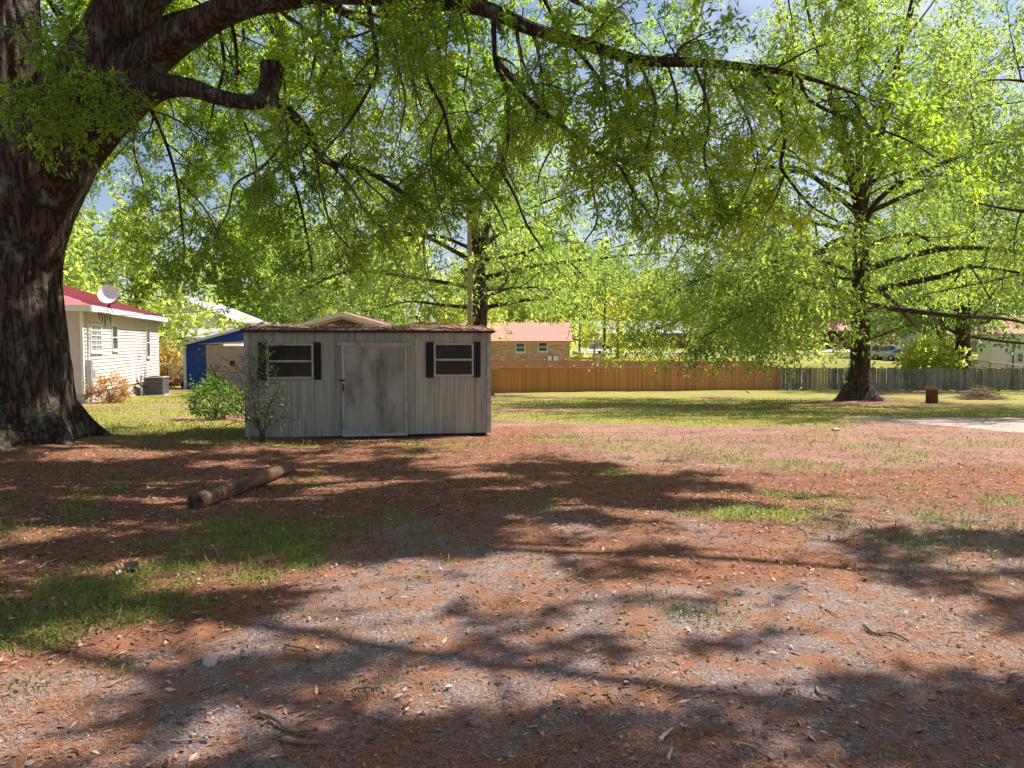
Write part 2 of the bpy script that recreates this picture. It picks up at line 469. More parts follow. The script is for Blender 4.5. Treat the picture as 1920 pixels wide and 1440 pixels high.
def axis(limits):
    out = [limits[0][0]]
    for a, b, s in limits:
        n = max(1, int(round((b - a) / s)))
        out += list(np.linspace(a, b, n + 1)[1:])
    return np.array(out)
gx = axis([(-700, -200, 100), (-200, -60, 14), (-60, -24, 3), (-24, -11, 0.8), (-11, 9, 0.14), (9, 24, 0.6), (24, 60, 3), (60, 200, 14), (200, 700, 100)])
gy = axis([(-60, -10, 10), (-10, 1.5, 1.2), (1.5, 11, 0.10), (11, 22, 0.2), (22, 60, 0.8), (60, 130, 3), (130, 300, 20), (300, 1500, 150)])
GX, GY = np.meshgrid(gx, gy)
gvx, gvy = GX.ravel(), GY.ravel()
gvz = ground_z(gvx, gvy)
near = sstep(16, 8, np.hypot(gvx, gvy))
gvz = gvz + near * 0.022 * (fbm(gvx * 6, gvy * 6, 61, 3) - 0.5)
nx_, ny_ = len(gx), len(gy)
ii = np.arange(ny_ - 1)[:, None] * nx_ + np.arange(nx_ - 1)[None, :]
gf = np.stack([ii, ii + 1, ii + nx_ + 1, ii + nx_], axis=-1).reshape(-1, 4)
zg, zv, zd, zs_ = zone(gvx, gvy)
gme = np_mesh('ground', np.stack([gvx, gvy, gvz], 1), gf, True, {'grass': zg * np.where(gvy < 13.5, .75, 1.0), 'gravel': zv, 'dirt': zd, 'slab': zs_})

def ground_material():
    m, nt, out = newmat('ground_soil'); L = nt.links.new
    b = nd(nt, 'ShaderNodeBsdfPrincipled'); b.inputs['Roughness'].default_value = 0.95; b.inputs['Specular IOR Level'].default_value = 0.12
    L(b.outputs[0], out.inputs['Surface'])
    geo = nd(nt, 'ShaderNodeNewGeometry')
    def noise(scale, detail=6, rough=0.6, src=None):
        n = nd(nt, 'ShaderNodeTexNoise'); n.inputs['Scale'].default_value = scale; n.inputs['Detail'].default_value = detail; n.inputs['Roughness'].default_value = rough
        L(src or geo.outputs['Position'], n.inputs['Vector']); return n
    def ramp(src, stops):
        r = nd(nt, 'ShaderNodeValToRGB'); e = r.color_ramp.elements
        e[0].position, e[0].color = stops[0][0], rgba(stops[0][1]); e[1].position, e[1].color = stops[-1][0], rgba(stops[-1][1])
        for p, c in stops[1:-1]:
            q = e.new(p); q.color = rgba(c)
        L(src, r.inputs['Fac']); return r.outputs['Color']
    def mix(f, a, c, bt='MIX'):
        x = nd(nt, 'ShaderNodeMixRGB', blend_type=bt)
        if isinstance(f, float): x.inputs['Fac'].default_value = f
        else: L(f, x.inputs['Fac'])
        L(a, x.inputs['Color1']); L(c, x.inputs['Color2']); return x.outputs['Color']
    fine = noise(42, 8, 0.75); mid = noise(5, 7, 0.65); big = noise(0.8, 5)
    vfine = noise(150, 4, 0.7)
    litter = ramp(fine.outputs['Fac'], [(0.28, (0.055, 0.023, 0.015)), (0.48, (0.205, 0.092, 0.058)), (0.62, (0.32, 0.160, 0.103)), (0.75, (0.46, 0.29, 0.205))])
    needle = ramp(vfine.outputs['Fac'], [(0.3, (0.17, 0.070, 0.037)), (0.55, (0.35, 0.155, 0.080)), (0.75, (0.46, 0.26, 0.165))])
    nm = ramp(mid.outputs['Fac'], [(0.47, (0, 0, 0)), (0.62, (1, 1, 1))])
    litter = mix(nm, litter, needle)
    vo = nd(nt, 'ShaderNodeTexVoronoi'); vo.inputs['Scale'].default_value = 115; L(geo.outputs['Position'], vo.inputs['Vector'])
    sep = nd(nt, 'ShaderNodeSeparateColor'); L(vo.outputs['Color'], sep.inputs[0])
    grav = ramp(sep.outputs[0], [(0.0, (0.15, 0.112, 0.102)), (0.5, (0.25, 0.195, 0.180)), (0.88, (0.33, 0.262, 0.245)), (0.99, (0.52, 0.45, 0.42))])
    grav = mix(ramp(noise(3.3, 8, 0.7).outputs['Fac'], [(0.45, (0.08, 0.08, 0.08)), (0.60, (0.9, 0.9, 0.9))]), grav, needle)
    dirt = ramp(noise(22, 9, 0.8).outputs['Fac'], [(0.3, (0.13, 0.066, 0.045)), (0.5, (0.305, 0.172, 0.122)), (0.66, (0.42, 0.265, 0.195)), (0.8, (0.56, 0.40, 0.31))])
    dirt = mix(1.0, dirt, ramp(noise(1.3, 6, 0.6).outputs['Fac'], [(0.35, (0.72, 0.68, 0.64)), (0.5, (1.0, 1.0, 1.0)), (0.68, (1.18, 1.16, 1.14))]), 'MULTIPLY')
    slab = ramp(noise(9, 8, 0.7).outputs['Fac'], [(0.3, (0.36, 0.26, 0.235)), (0.6, (0.50, 0.385, 0.35))])
    gr = ramp(noise(26, 8, 0.75).outputs['Fac'], [(0.3, (0.10, 0.115, 0.026)), (0.5, (0.235, 0.225, 0.058)), (0.64, (0.34, 0.30, 0.10)), (0.8, (0.44, 0.36, 0.17))])
    gb = ramp(big.outputs['Fac'], [(0.35, (0.85, 1.0, 0.8)), (0.65, (1.25, 1.1, 1.05))])
    gr = mix(1.0, gr, gb, 'MULTIPLY')
    def att(n):
        a = nd(nt, 'ShaderNodeAttribute', attribute_name=n)
        j = nd(nt, 'ShaderNodeMath', operation='MULTIPLY_ADD'); j.inputs[1].default_value = 0.5; j.inputs[2].default_value = -0.25
        L(fine.outputs['Fac'], j.inputs[0])
        k = nd(nt, 'ShaderNodeMath', operation='MULTIPLY_ADD'); k.inputs[1].default_value = 2.0
        L(j.outputs[0], k.inputs[0]); L(a.outputs['Fac'], k.inputs[2])
        c = nd(nt, 'ShaderNodeMapRange', interpolation_type='SMOOTHSTEP'); c.inputs['From Min'].default_value = 0.25; c.inputs['From Max'].default_value = 0.75
        L(k.outputs[0], c.inputs['Value']); return c.outputs[0]
    col = mix(att('gravel'), litter, grav)
    col = mix(att('dirt'), col, dirt)
    col = mix(att('grass'), col, gr)
    col = mix(att('slab'), col, slab)
    L(col, b.inputs['Base Color'])
    h = nd(nt, 'ShaderNodeMath', operation='MULTIPLY_ADD'); h.inputs[1].default_value = 0.6
    L(vfine.outputs['Fac'], h.inputs[0]); L(fine.outputs['Fac'], h.inputs[2])
    bp = nd(nt, 'ShaderNodeBump'); bp.inputs['Strength'].default_value = 0.8; bp.inputs['Distance'].default_value = 0.025
    L(h.outputs[0], bp.inputs['Height']); L(bp.outputs[0], b.inputs['Normal'])
    return m
M['ground'] = ground_material()
tag(link('ground', gme, M['ground']), 'leaf covered yard of dirt, gravel and patchy grass', kind='structure')

# ================================================================== trees
class Tree:
    def __init__(self, name, label, base, cat='tree', group=None, seed=1, leaf=(0.08, 0.018), leaf_m='leaf_near', bark_m='bark', per_twig=16, twig=(0.35, 0.7), twig_step=0.16, droop=0.5, twig_wood=True, sides=(12, 6, 3)):
        self.root = empty(name, tuple(base), 0, label, cat, group)
        self.base = np.array(base, float)
        self.rng = np.random.default_rng(seed)
        self.leaf, self.leaf_m, self.bark_m = leaf, leaf_m, bark_m
        self.per_twig, self.twig, self.twig_step, self.droop = per_twig, twig, twig_step, droop
        self.twig_wood, self.sides = twig_wood, sides
        self.main = []          # (P,R) fused into the trunk
        self.limbs = []         # (P,R) each a part
        self.fine = []          # (P,R,sides) joined
        self.tw_p0, self.tw_d, self.tw_len, self.tw_tint, self.tw_sc = [], [], [], [], []
        self.keep = None
        self.leaf_keep = None

    def curve(self, p0, d, length, n=6, gravity=0.0, jit=0.12):
        P = [np.array(p0, float)]; d = np.array(d, float); d /= np.linalg.norm(d)
        for i in range(n):
            d = d + self.rng.normal(0, jit, 3) + np.array([0, 0, -gravity])
            d /= np.linalg.norm(d)
            P.append(P[-1] + d * length / n)
        return np.array(P)

    def twigs_on(self, P, step, t0=0.15, scale=1.0, tint=0.5):
        seg = np.linalg.norm(np.diff(P, axis=0), axis=1); cum = np.concatenate([[0], np.cumsum(seg)])
        s = cum[-1] * t0
        while s < cum[-1]:
            i = min(np.searchsorted(cum, s, side='right') - 1, len(P) - 2)
            f = (s - cum[i]) / (seg[i] + 1e-9)
            p = P[i] * (1 - f) + P[i + 1] * f
            if self.keep is None or self.keep(p):
                dr = (P[i + 1] - P[i]) / (seg[i] + 1e-9)
                side = np.cross(dr, self.rng.normal(0, 1, 3)); side /= (np.linalg.norm(side) + 1e-9)
                d = 0.55 * dr + 0.85 * side + np.array([0, 0, -self.droop * self.rng.uniform(0.3, 1.2)])
                d /= np.linalg.norm(d)
                ln = self.rng.uniform(*self.twig) * scale
                self.tw_p0.append(p); self.tw_d.append(d); self.tw_len.append(ln)
                self.tw_tint.append(np.clip(tint + self.rng.normal(0, 0.14), 0, 1)); self.tw_sc.append(scale)
            s += step * self.rng.uniform(0.6, 1.4)
        # the tip carries one as well
        if self.keep is None or self.keep(P[-1]):
            d = P[-1] - P[-2]; d = d / (np.linalg.norm(d) + 1e-9)
            self.tw_p0.append(P[-1]); self.tw_d.append(d); self.tw_len.append(self.twig[1] * scale); self.tw_tint.append(tint); self.tw_sc.append(scale)

    def branch(self, p0, d, length, r, level, gravity, tint=0.5, child_step=0.45, child_len=0.45, scale=1.0):
        """level 1 carries sub-branches, level 0 carries twigs"""
        n = 6 if level else 4
        P = self.curve(p0, d, length, n, gravity, 0.13)
        R = np.linspace(r, max(r * 0.2, 0.004), n + 1)
        if self.keep is None:
            self.fine.append((P, R, 4 if level else 3))
        else:
            ok = [i for i in range(len(P)) if self.keep(P[i])]
            if ok:
                e_ = min(len(P), ok[-1] + 2)
                self.fine.append((P[:e_], R[:e_], 4 if level else 3))
            elif not level:
                return
        if level:
            seg = np.linalg.norm(np.diff(P, axis=0), axis=1); cum = np.concatenate([[0], np.cumsum(seg)])
            s = cum[-1] * 0.12
            while s < cum[-1]:
                i = min(np.searchsorted(cum, s, side='right') - 1, len(P) - 2)
                f = (s - cum[i]) / seg[i]; p = P[i] * (1 - f) + P[i + 1] * f
                dr = (P[i + 1] - P[i]) / seg[i]
                side = np.cross(dr, self.rng.normal(0, 1, 3)); side /= (np.linalg.norm(side) + 1e-9)
                dd = 0.6 * dr + 0.8 * side
                ln = length * child_len * (1.15 - 0.6 * s / cum[-1]) * self.rng.uniform(0.7, 1.3)
                self.branch(p, dd, ln, r * 0.4 * (1.1 - 0.5 * s / cum[-1]), level - 1, gravity * 1.3, np.clip(tint + self.rng.normal(0, 0.10), 0, 1), child_step, child_len, scale)
                s += child_step * self.rng.uniform(0.6, 1.4)
        self.twigs_on(P, self.twig_step, 0.3 if level else 0.1, scale, tint)

    def limb(self, P, R, spawn=None, part=True, main=False, sub=5):
        """a hand-placed limb; spawn = dict(step, length, gravity, t0, level)"""
        P = catmull(np.array(P, float), sub)
        R = np.interp(np.linspace(0, 1, len(P)), np.linspace(0, 1, len(R)), R)
        if main: self.main.append((P, R))
        elif part: self.limbs.append((P, R))
        else: self.fine.append((P, R, 6))
        if spawn: self.spawn(P, R, **spawn)
        return P, R

    def spawn(self, P, R, step=0.5, length=2.0, gravity=0.15, t0=0.2, t1=1.0, level=1, down=0.3, tint=0.5, tip=True, child_step=0.4, child_len=0.42, out=0.8, scale=1.0):
        seg = np.linalg.norm(np.diff(P, axis=0), axis=1); cum = np.concatenate([[0], np.cumsum(seg)])
        s = cum[-1] * t0
        while s < cum[-1] * t1:
            i = min(np.searchsorted(cum, s, side='right') - 1, len(P) - 2)
            f = (s - cum[i]) / seg[i]; p = P[i] * (1 - f) + P[i + 1] * f
            dr = (P[i + 1] - P[i]) / seg[i]
            side = np.cross(dr, self.rng.normal(0, 1, 3)); side /= (np.linalg.norm(side) + 1e-9)
            d = 0.5 * dr + out * side + np.array([0, 0, -down])
            fr = (s / cum[-1] - t0) / max(1e-6, 1 - t0)
            ln = length * (1.15 - 0.55 * fr) * self.rng.uniform(0.6, 1.3)
            r = min(R[i] * 0.55, 0.012 + 0.013 * ln)
            self.branch(p, d, ln, r, level, gravity, np.clip(tint + self.rng.normal(0, 0.1), 0, 1), child_step, child_len, scale)
            s += step * self.rng.uniform(0.6, 1.4)
        if tip:
            d = P[-1] - P[-2]
            self.branch(P[-1], d, length * 0.6, R[-1], level, gravity, tint, child_step, child_len, scale)

    def finish(self, voxel=0.0, bark_amp=0.0):
        b = self.base
        # trunk
        if self.main:
            Vs, Fs, k = [], [], 0
            mb = MB()
            for P, R in self.main:
                mb.tube(P - b, R, 40 if voxel else self.sides[0])
            if voxel:
                tmp = bpy.data.objects.new('tmp_trunk', mb.mesh())
                COL.objects.link(tmp)
                md = tmp.modifiers.new('r', 'REMESH'); md.mode = 'VOXEL'; md.voxel_size = voxel; md.use_smooth_shade = True
                ms = tmp.modifiers.new('s', 'SMOOTH'); ms.factor = 0.5; ms.iterations = 6
                dg = bpy.context.evaluated_depsgraph_get()
                me = bpy.data.meshes.new_from_object(tmp.evaluated_get(dg))
                bpy.data.objects.remove(tmp)
                if bark_amp:
                    n = len(me.vertices)
                    co = np.empty(n * 3, np.float32); me.vertices.foreach_get('co', co); co = co.reshape(-1, 3)
                    no = np.empty(n * 3, np.float32); me.vertices.foreach_get('normal', no); no = no.reshape(-1, 3)
                    ang = np.arctan2(co[:, 1], co[:, 0]); z = co[:, 2]
                    u = ang * 9 + 0.9 * fbm(ang * 3 + 7, z * 1.2, 5) * 2
                    rid = np.abs(2 * fbm(u * 0.8, z * 0.9 + 3, 91, 3) - 1)
                    low = fbm(ang * 2 + co[:, 0] * 0.8, z * 0.7, 15, 3) - 0.5
                    fade = sstep(4.6, 3.2, z)
                    co += no * (bark_amp * (rid - 0.3) * (0.35 + 0.65 * fade) + 0.12 * low)[:, None]
                    me.vertices.foreach_set('co', co.ravel()); me.update()
                for p in me.polygons: p.use_smooth = True
            else:
                me = mb.mesh('trunk', True)
                R0 = float(np.max(self.main[0][1]))
                for v in me.vertices:
                    a_ = math.atan2(v.co.y, v.co.x)
                    k_ = 1 + (.10 * math.sin(3 * a_ + R0 * 9) + .09 * math.sin(5 * a_ + 1.3)) * math.exp(-max(0, v.co.z) / (R0 * .6)) + .025 * math.sin(9 * a_ + v.co.z)
                    if v.co.z < 4: v.co.x *= k_; v.co.y *= k_
            me.name = 'trunk'
            link('trunk', me, M[self.bark_m], self.root)
        for P, R in self.limbs:
            MB().tube(P - b, R, 8 if R[0] < .12 else 12).build('limb', M[self.bark_m], self.root, True)
        # leaves
        crown = None
        if self.tw_p0:
            p0 = np.array(self.tw_p0); d = np.array(self.tw_d); ln = np.array(self.tw_len); ti = np.array(self.tw_tint); scl = np.array(self.tw_sc)
            n = len(p0); k = self.per_twig; rng = self.rng
            t = (np.arange(k)[None, :] + rng.uniform(0, 1, (n, k))) / k
            t = 0.12 + 0.88 * t
            sag = self.droop * 0.45
            P = p0[:, None, :] + d[:, None, :] * (ln[:, None] * t)[..., None]
            P[..., 2] -= sag * (t ** 2) * ln[:, None]
            P += rng.normal(0, self.leaf[0] * .42, (n, k, 3)) * scl[:, None, None]
            dd = .8 * d[:, None, :] + rng.normal(0, 0.95, (n, k, 3)) + np.array([0, 0, -self.droop * 0.5])
            dd /= np.linalg.norm(dd, axis=-1, keepdims=True)
            nr = rng.normal(0, 1, (n, k, 3)) + np.array([0, 0, 1.2])
            s = np.cross(dd, nr); s /= (np.linalg.norm(s, axis=-1, keepdims=True) + 1e-9)
            L = self.leaf[0] * rng.uniform(0.5, 1.4, (n, k, 1)) * scl[:, None, None]; W = self.leaf[1] * rng.uniform(0.8, 1.25, (n, k, 1)) * scl[:, None, None]
            bend = np.cross(s, dd)
            q0 = P; q2 = P + dd * L - bend * L * 0.12
            q1 = P + dd * L * 0.42 + s * W * 0.5; q3 = P + dd * L * 0.42 - s * W * 0.5
            V = np.stack([q0, q1, q2, q3], axis=2).reshape(-1, 3) - b
            m = n * k
            Fq = np.arange(m * 4).reshape(-1, 4)
            if self.leaf_keep is not None:
                ok_ = self.leaf_keep(P, np.broadcast_to(scl[:, None], P.shape[:2])).ravel()
                V = V.reshape(-1, 4, 3)[ok_].reshape(-1, 3); Fq = np.arange(int(ok_.sum()) * 4).reshape(-1, 4)
            tint = np.clip(ti[:, None] + rng.normal(0, 0.13, (n, k)), 0, 1).ravel()
            tint = np.repeat(tint[ok_] if self.leaf_keep is not None else tint, 4)
            crown = link('crown', np_mesh('crown', V, Fq, False, {'tint': tint}), M[self.leaf_m], self.root)
            if self.twig_wood:
                q = p0 + d * ln[:, None]; mdl = p0 + d * (ln * 0.5)[:, None]; mdl[:, 2] -= sag * 0.25 * ln; q[:, 2] -= sag * ln
                for i in range(n):
                    self.fine.append((np.stack([p0[i], mdl[i], q[i]]), np.array([0.0045, 0.0035, 0.0015]) * scl[i], 3))
        if self.fine:
            Vs, Fs, k = [], [], 0
            for P, R, sd in self.fine:
                V, Fq = tube_np(np.asarray(P) - b, np.asarray(R), sd)
                Vs.append(V); Fs.append(Fq + k); k += len(V)
            o = link('branch_work', np_mesh('branch_work', np.vstack(Vs), np.vstack(Fs), True), M['twig'], self.root)
            tag(o, kind='stuff')
        NLEAF.append((self.root.name, len(self.tw_p0) * self.per_twig))
        return self.root
NLEAF = []

# ---------------------------------------------------------------- the big oak
bz = gz(*T1B) - 0.15
big = Tree('big_oak_tree', 'huge old oak with lichen on its bark and long limbs reaching over the yard', (T1B[0], T1B[1], bz), seed=3,
           leaf=(0.092, 0.028), leaf_m='leaf_near', bark_m='bark_big', per_twig=26, twig=(0.14, 0.38), twig_step=0.13, droop=0.10, sides=(20, 6, 3))
x0, y0 = T1B
SH_X, SH_Y = SUN_DIR.x / SUN_DIR.z, SUN_DIR.y / SUN_DIR.z
def shade_clump_v(P):
    a, b_ = P[..., 0] - SH_X * P[..., 2], P[..., 1] - SH_Y * P[..., 2]      # noise runs along sun rays: leaf clumps shaped to throw clear shade patches
    v = .52 * fbm(a * .72 + .25 * b_, b_ * 1.5, 7, 3) + .48 * fbm(a * 1.8 + 5, b_ * 3.4, 18, 2)
    return v + .02 * sstep(6.8, 8.0, b_) * sstep(13.5, 11.5, b_) * sstep(5.5, 3.5, a) + .06 * sstep(1.4, 2.6, a) * sstep(4.2, 3.2, b_)  # bias thickens leaves to shade a ground band and one near corner
def clump(p, th):
    return float(shade_clump_v(np.asarray(p))) > th
big.keep = lambda p: clump(p, .42) and p[2] > 2.15 + 0.75 * float(sstep(-3.2, -0.8, p[0])) + 0.07 * max(0.0, p[1] - 9.5) + 0.35 * (float(vnoise(p[0] * .9, p[1] * .9, 4)) - .5)
trunk = [(x0, y0, bz - 0.3), (x0, y0, bz + 0.12), (x0 + .0, y0, bz + 0.45), (x0 + .01, y0, bz + 0.9), (x0, y0, bz + 1.5), (x0 - 0.02, y0, bz + 2.4), (x0 - .02, y0, bz + 3.3), (x0 + 0.03, y0, 4.1), (x0 + 0.02, y0, 4.7)]
big.limb(trunk, [1.17, 0.93, 0.77, 0.68, 0.64, 0.61, 0.64, 0.72, 0.60], main=True)
for a, ln, r in ((-0.45, 1.55, .17), (-1.25, 1.6, .19), (-2.1, 1.6, .18), (0.5, 1.5, .17), (2.6, 1.5, .18), (1.6, 1.5, .17)):
    c, s = math.cos(a), math.sin(a)
    big.limb([(x0 + c * .45, y0 + s * .45, bz + 1.0), (x0 + c * .66, y0 + s * .66, bz + .50), (x0 + c * .95, y0 + s * .95, bz + .14), (x0 + c * ln * .85, y0 + s * ln * .85, bz - .08)], [r * .8, r, r * .8, r * .5], main=True)
# stems of the fork
big.limb([at(40, 520, 11.5), at(52, 400, 11.45), at(80, 310, 11.42), at(112, 255, 11.4), at(160, 170, 11.3), at(215, 70, 11.3), at(268, -40, 11.3), at(330, -170, 11.4), at(430, -350, 11.7), at(560, -560, 12.0)], [.50, .60, .66, .62, .53, .47, .42, .36, .27, .17], main=True)
big.limb([at(35, 480, 11.5), at(20, 330, 11.6), at(22, 180, 11.7), at(22, 40, 11.8), at(15, -120, 12.0), at(-20, -330, 12.4), at(-90, -560, 13)], [.45, .55, .47, .40, .34, .26, .16], main=True)
RA = [.29, .27, .245, .20, .15, .115, .095, .082, .072, .063, .055, .044, .03, .012]
PA = [at(215, 175, 11.2), at(285, 108, 11.0), at(345, 62, 10.8), at(450, 12, 10.5), at(600, -18, 10.1), at(760, -4, 9.8), at(900, 14, 9.6), at(1000, 55, 9.5), at(1100, 84, 9.4), at(1200, 113, 9.3), at(1300, 117, 9.2), at(1400, 126, 9.1), at(1500, 142, 9.1), at(1610, 178, 9.2)]
PB = [at(150, 290, 11.2), at(225, 215, 11.0), at(290, 168, 10.8), at(350, 163, 10.6), at(420, 184, 10.4), at(478, 190, 10.3), at(520, 178, 10.3)]
big.limb(PA[:5], RA[:5], main=True)
big.limb(PB, [.30, .22, .165, .14, .115, .10, .08], main=True)
big.limb([at(488, 186, 10.3), at(504, 158, 10.35), at(509, 118, 10.4)], [.09, .15, .155], main=True)
big.limb(PA[4:], RA[4:], spawn=dict(step=0.26, length=1.4, gravity=0.07, t0=0.0, level=1, down=0.15, child_step=0.36, out=1.0, tint=0.6))
def hang(pts, r, tint=0.55, step=0.27, ln=0.85, lvl=1, grav=0.04):
    big.limb([at(*p) for p in pts], [r, r * .8, r * .6, r * .35], part=r > 0.024, spawn=dict(step=step, length=ln, gravity=grav, t0=0.18, level=lvl, down=0.05, child_step=0.30, out=1.0, tint=tint))
hang([(505, 184, 10.3), (545, 212, 10.15), (585, 258, 10.0), (606, 300, 9.9), (690, 322, 9.7), (770, 372, 9.6)], .07, .5)
hang([(785, 20, 9.8), (800, 140, 9.7), (832, 205, 9.6), (848, 270, 9.5), (882, 322, 9.5), (925, 378, 9.5), (950, 430, 9.5)], .030)
hang([(835, 210, 9.6), (810, 270, 9.6), (812, 330, 9.6), (828, 400, 9.6), (850, 455, 9.6)], .018)
hang([(690, 0, 9.9), (708, 120, 9.8), (690, 170, 9.8), (650, 235, 9.8), (605, 285, 9.8)], .032)
hang([(925, 25, 9.6), (930, 120, 9.5), (952, 170, 9.5), (952, 262, 9.5), (942, 318, 9.5), (965, 365, 9.5), (990, 425, 9.5), (1020, 470, 9.5)], .034, .45)
hang([(930, 110, 9.5), (1000, 195, 9.3), (1060, 240, 9.2), (1110, 282, 9.2), (1160, 312, 9.2), (1195, 375, 9.2)], .038, .6, .36)
hang([(1195, 110, 9.3), (1230, 200, 9.2), (1210, 300, 9.2), (1235, 380, 9.3), (1215, 430, 9.3)], .022, .7, .34)
hang([(1060, 70, 9.5), (1130, 160, 9.6), (1150, 260, 9.8), (1110, 330, 9.9), (1120, 410, 10.0), (1095, 455, 10.0)], .026, .5, .36)
hang([(1420, 128, 9.1), (1452, 182, 9.1), (1472, 252, 9.1), (1464, 305, 9.1), (1474, 330, 9.1), (1520, 385, 9.2), (1570, 415, 9.3)], .030, .75)
hang([(1500, 142, 9.1), (1512, 182, 9.1), (1562, 212, 9.1), (1625, 235, 9.2), (1700, 262, 9.3), (1760, 300, 9.4)], .026, .62)
hang([(1470, 330, 9.1), (1450, 380, 9.1), (1420, 420, 9.2), (1400, 455, 9.2)], .012, .8)
hang([(1300, 118, 9.2), (1330, 210, 9.1), (1320, 300, 9.1), (1345, 370, 9.1)], .020, .6)
hang([(540, 215, 10.1), (538, 300, 10.0), (560, 370, 10.0), (575, 440, 10.0), (585, 500, 10.0)], .026, .42)
hang([(530, 270, 10.0), (490, 315, 10.0), (442, 345, 10.0), (428, 395, 10.0), (405, 440, 10.0)], .022, .42)
hang([(610, 300, 9.9), (655, 345, 9.8), (690, 405, 9.8), (735, 440, 9.8)], .02, .5)
hang([(590, 275, 10.0), (600, 340, 9.9), (620, 420, 9.9), (660, 470, 9.9), (690, 520, 9.9)], .022, .42)
hang([(640, -2, 10.1), (630, 90, 10.4), (600, 150, 10.6), (560, 200, 10.8)], .022, .6)
hang([(860, 10, 9.7), (880, 100, 10.2), (870, 190, 10.6), (900, 260, 10.8)], .02, .65)
hang([(1250, 115, 9.2), (1270, 190, 9.6), (1260, 260, 9.9), (1280, 330, 10.0)], .018, .75)
hang([(1350, 120, 9.1), (1400, 220, 9.0), (1420, 300, 9.0), (1390, 380, 9.0)], .016, .8)
hang([(760, 5, 9.8), (740, 90, 9.4), (760, 190, 9.2), (740, 280, 9.1)], .018, .65)
hang([(250, 150, 11.0), (300, 240, 12.0), (330, 330, 12.6), (340, 410, 13.0), (345, 480, 13.2), (330, 540, 13.3)], .03, .4, .2, 1.0)
hang([(330, 330, 12.6), (390, 400, 12.6), (420, 470, 12.7), (440, 530, 12.8)], .02, .42)
# limbs that lie deeper or above the frame
def deep(P, r0, ln=2.2, step=0.42, tint=0.5, grav=0.05, down=0.06, lvl=1, cs=0.38, scale=1.0, t0=0.25):
    R = [r0, r0 * .8, r0 * .6, r0 * .4, r0 * .15]
    big.limb(P, R, spawn=dict(step=step, length=ln, gravity=grav, t0=t0, level=lvl, down=down, child_step=cs, tint=tint, scale=scale))
C1 = at(215, 70, 11.3); C2 = at(330, -170, 11.4); C3 = at(430, -350, 11.7); D2 = at(15, -120, 12); D3 = at(-20, -330, 12.4)
deep([C1, at(360, -40, 12.2), at(540, -20, 13.4), at(720, 60, 14.4), at(880, 150, 15.2)], .17, 2.2, .40, .5)
deep([C2, at(480, -180, 12.5), at(720, -140, 13.5), at(960, -60, 14.5), at(1180, 60, 15.3)], .19, 2.3, .42, .5)
deep([C2, at(520, -260, 11.5), at(850, -230, 11.5), at(1180, -150, 12), at(1480, -40, 12.6)], .18, 2.2, .5, .6)
deep([at(700, -160, 13.4), at(800, 0, 14.0), at(830, 150, 14.4), at(860, 260, 14.6), at(850, 350, 14.8)], .045, 1.5, .40, .5)
deep([at(1000, -40, 14.6), at(1060, 90, 14.8), at(1060, 220, 15), at(1010, 330, 15.1), at(1020, 400, 15.2)], .04, 1.5, .40, .42)
deep([at(400, -60, 12.4), at(440, 70, 13.2), at(450, 200, 13.8), at(480, 300, 14.2), at(470, 400, 14.4)], .04, 1.5, .38, .45)
deep([at(600, 0, 13.6), at(640, 120, 14.0), at(660, 240, 14.3), at(650, 350, 14.5), at(670, 440, 14.6)], .04, 1.5, .38, .45)
deep([at(250, 60, 12.5), at(270, 170, 13.6), at(250, 270, 14.4), at(270, 360, 14.8), at(250, 430, 15)], .035, 1.4, .36, .45)
deep([C1, at(200, -60, 13), at(262, 40, 14), at(300, 130, 14.6), at(330, 230, 15)], .06, 1.5, .36, .55)
deep([D2, at(110, 30, 13.6), at(165, 140, 14.6), at(195, 230, 15.2), at(190, 300, 15.6)], .06, 1.5, .36, .55)
deep([C1, at(380, 20, 12.6), at(420, 110, 13.6), at(400, 200, 14.2), at(380, 290, 14.6)], .05, 1.4, .38, .55)
deep([D2, at(150, -60, 15), at(215, 20, 16.4), at(265, 90, 17), at(290, 160, 17.4)], .05, 1.9, .36, .7, scale=1.1)
deep([C1, at(300, -70, 15), at(370, 10, 16.5), at(430, 60, 17.4), at(500, 130, 18)], .05, 1.9, .36, .7, scale=1.1)
deep([C1, at(240, 40, 14.6), at(300, 150, 16.2), at(350, 230, 17), at(400, 330, 17.6)], .04, 1.8, .36, .65, scale=1.1)
deep([C1, at(480, 0, 15), at(560, 90, 16.5), at(600, 180, 17.2), at(590, 280, 17.8)], .04, 1.8, .38, .7, scale=1.1)
# sprays in front of the trunk
for pts in ([(95, 300, 10.6), (60, 200, 10.1), (100, 150, 9.8), (170, 150, 9.6), (220, 185, 9.6)], [(30, 250, 10.7), (20, 160, 10.1), (60, 190, 9.8), (80, 240, 9.7)], [(60, 200, 10.0), (120, 190, 9.8), (190, 205, 9.7), (235, 215, 9.7)], [(20, 120, 10.5), (10, 60, 10.1), (50, 60, 9.9), (80, 90, 9.8)]):
    big.limb([at(*p) for p in pts], [.014, .008, .004], part=False, spawn=dict(step=.16, length=.4, gravity=.1, t0=.35, level=0, down=.1, tint=.42))
# crown above the frame: leaves culled along sun rays to shape the foreground shade
big.leaf_keep = lambda P, S: shade_clump_v(P) > np.where(S > 1.2, .503, .44)
big.keep = lambda p: bool(clump(p, .49))
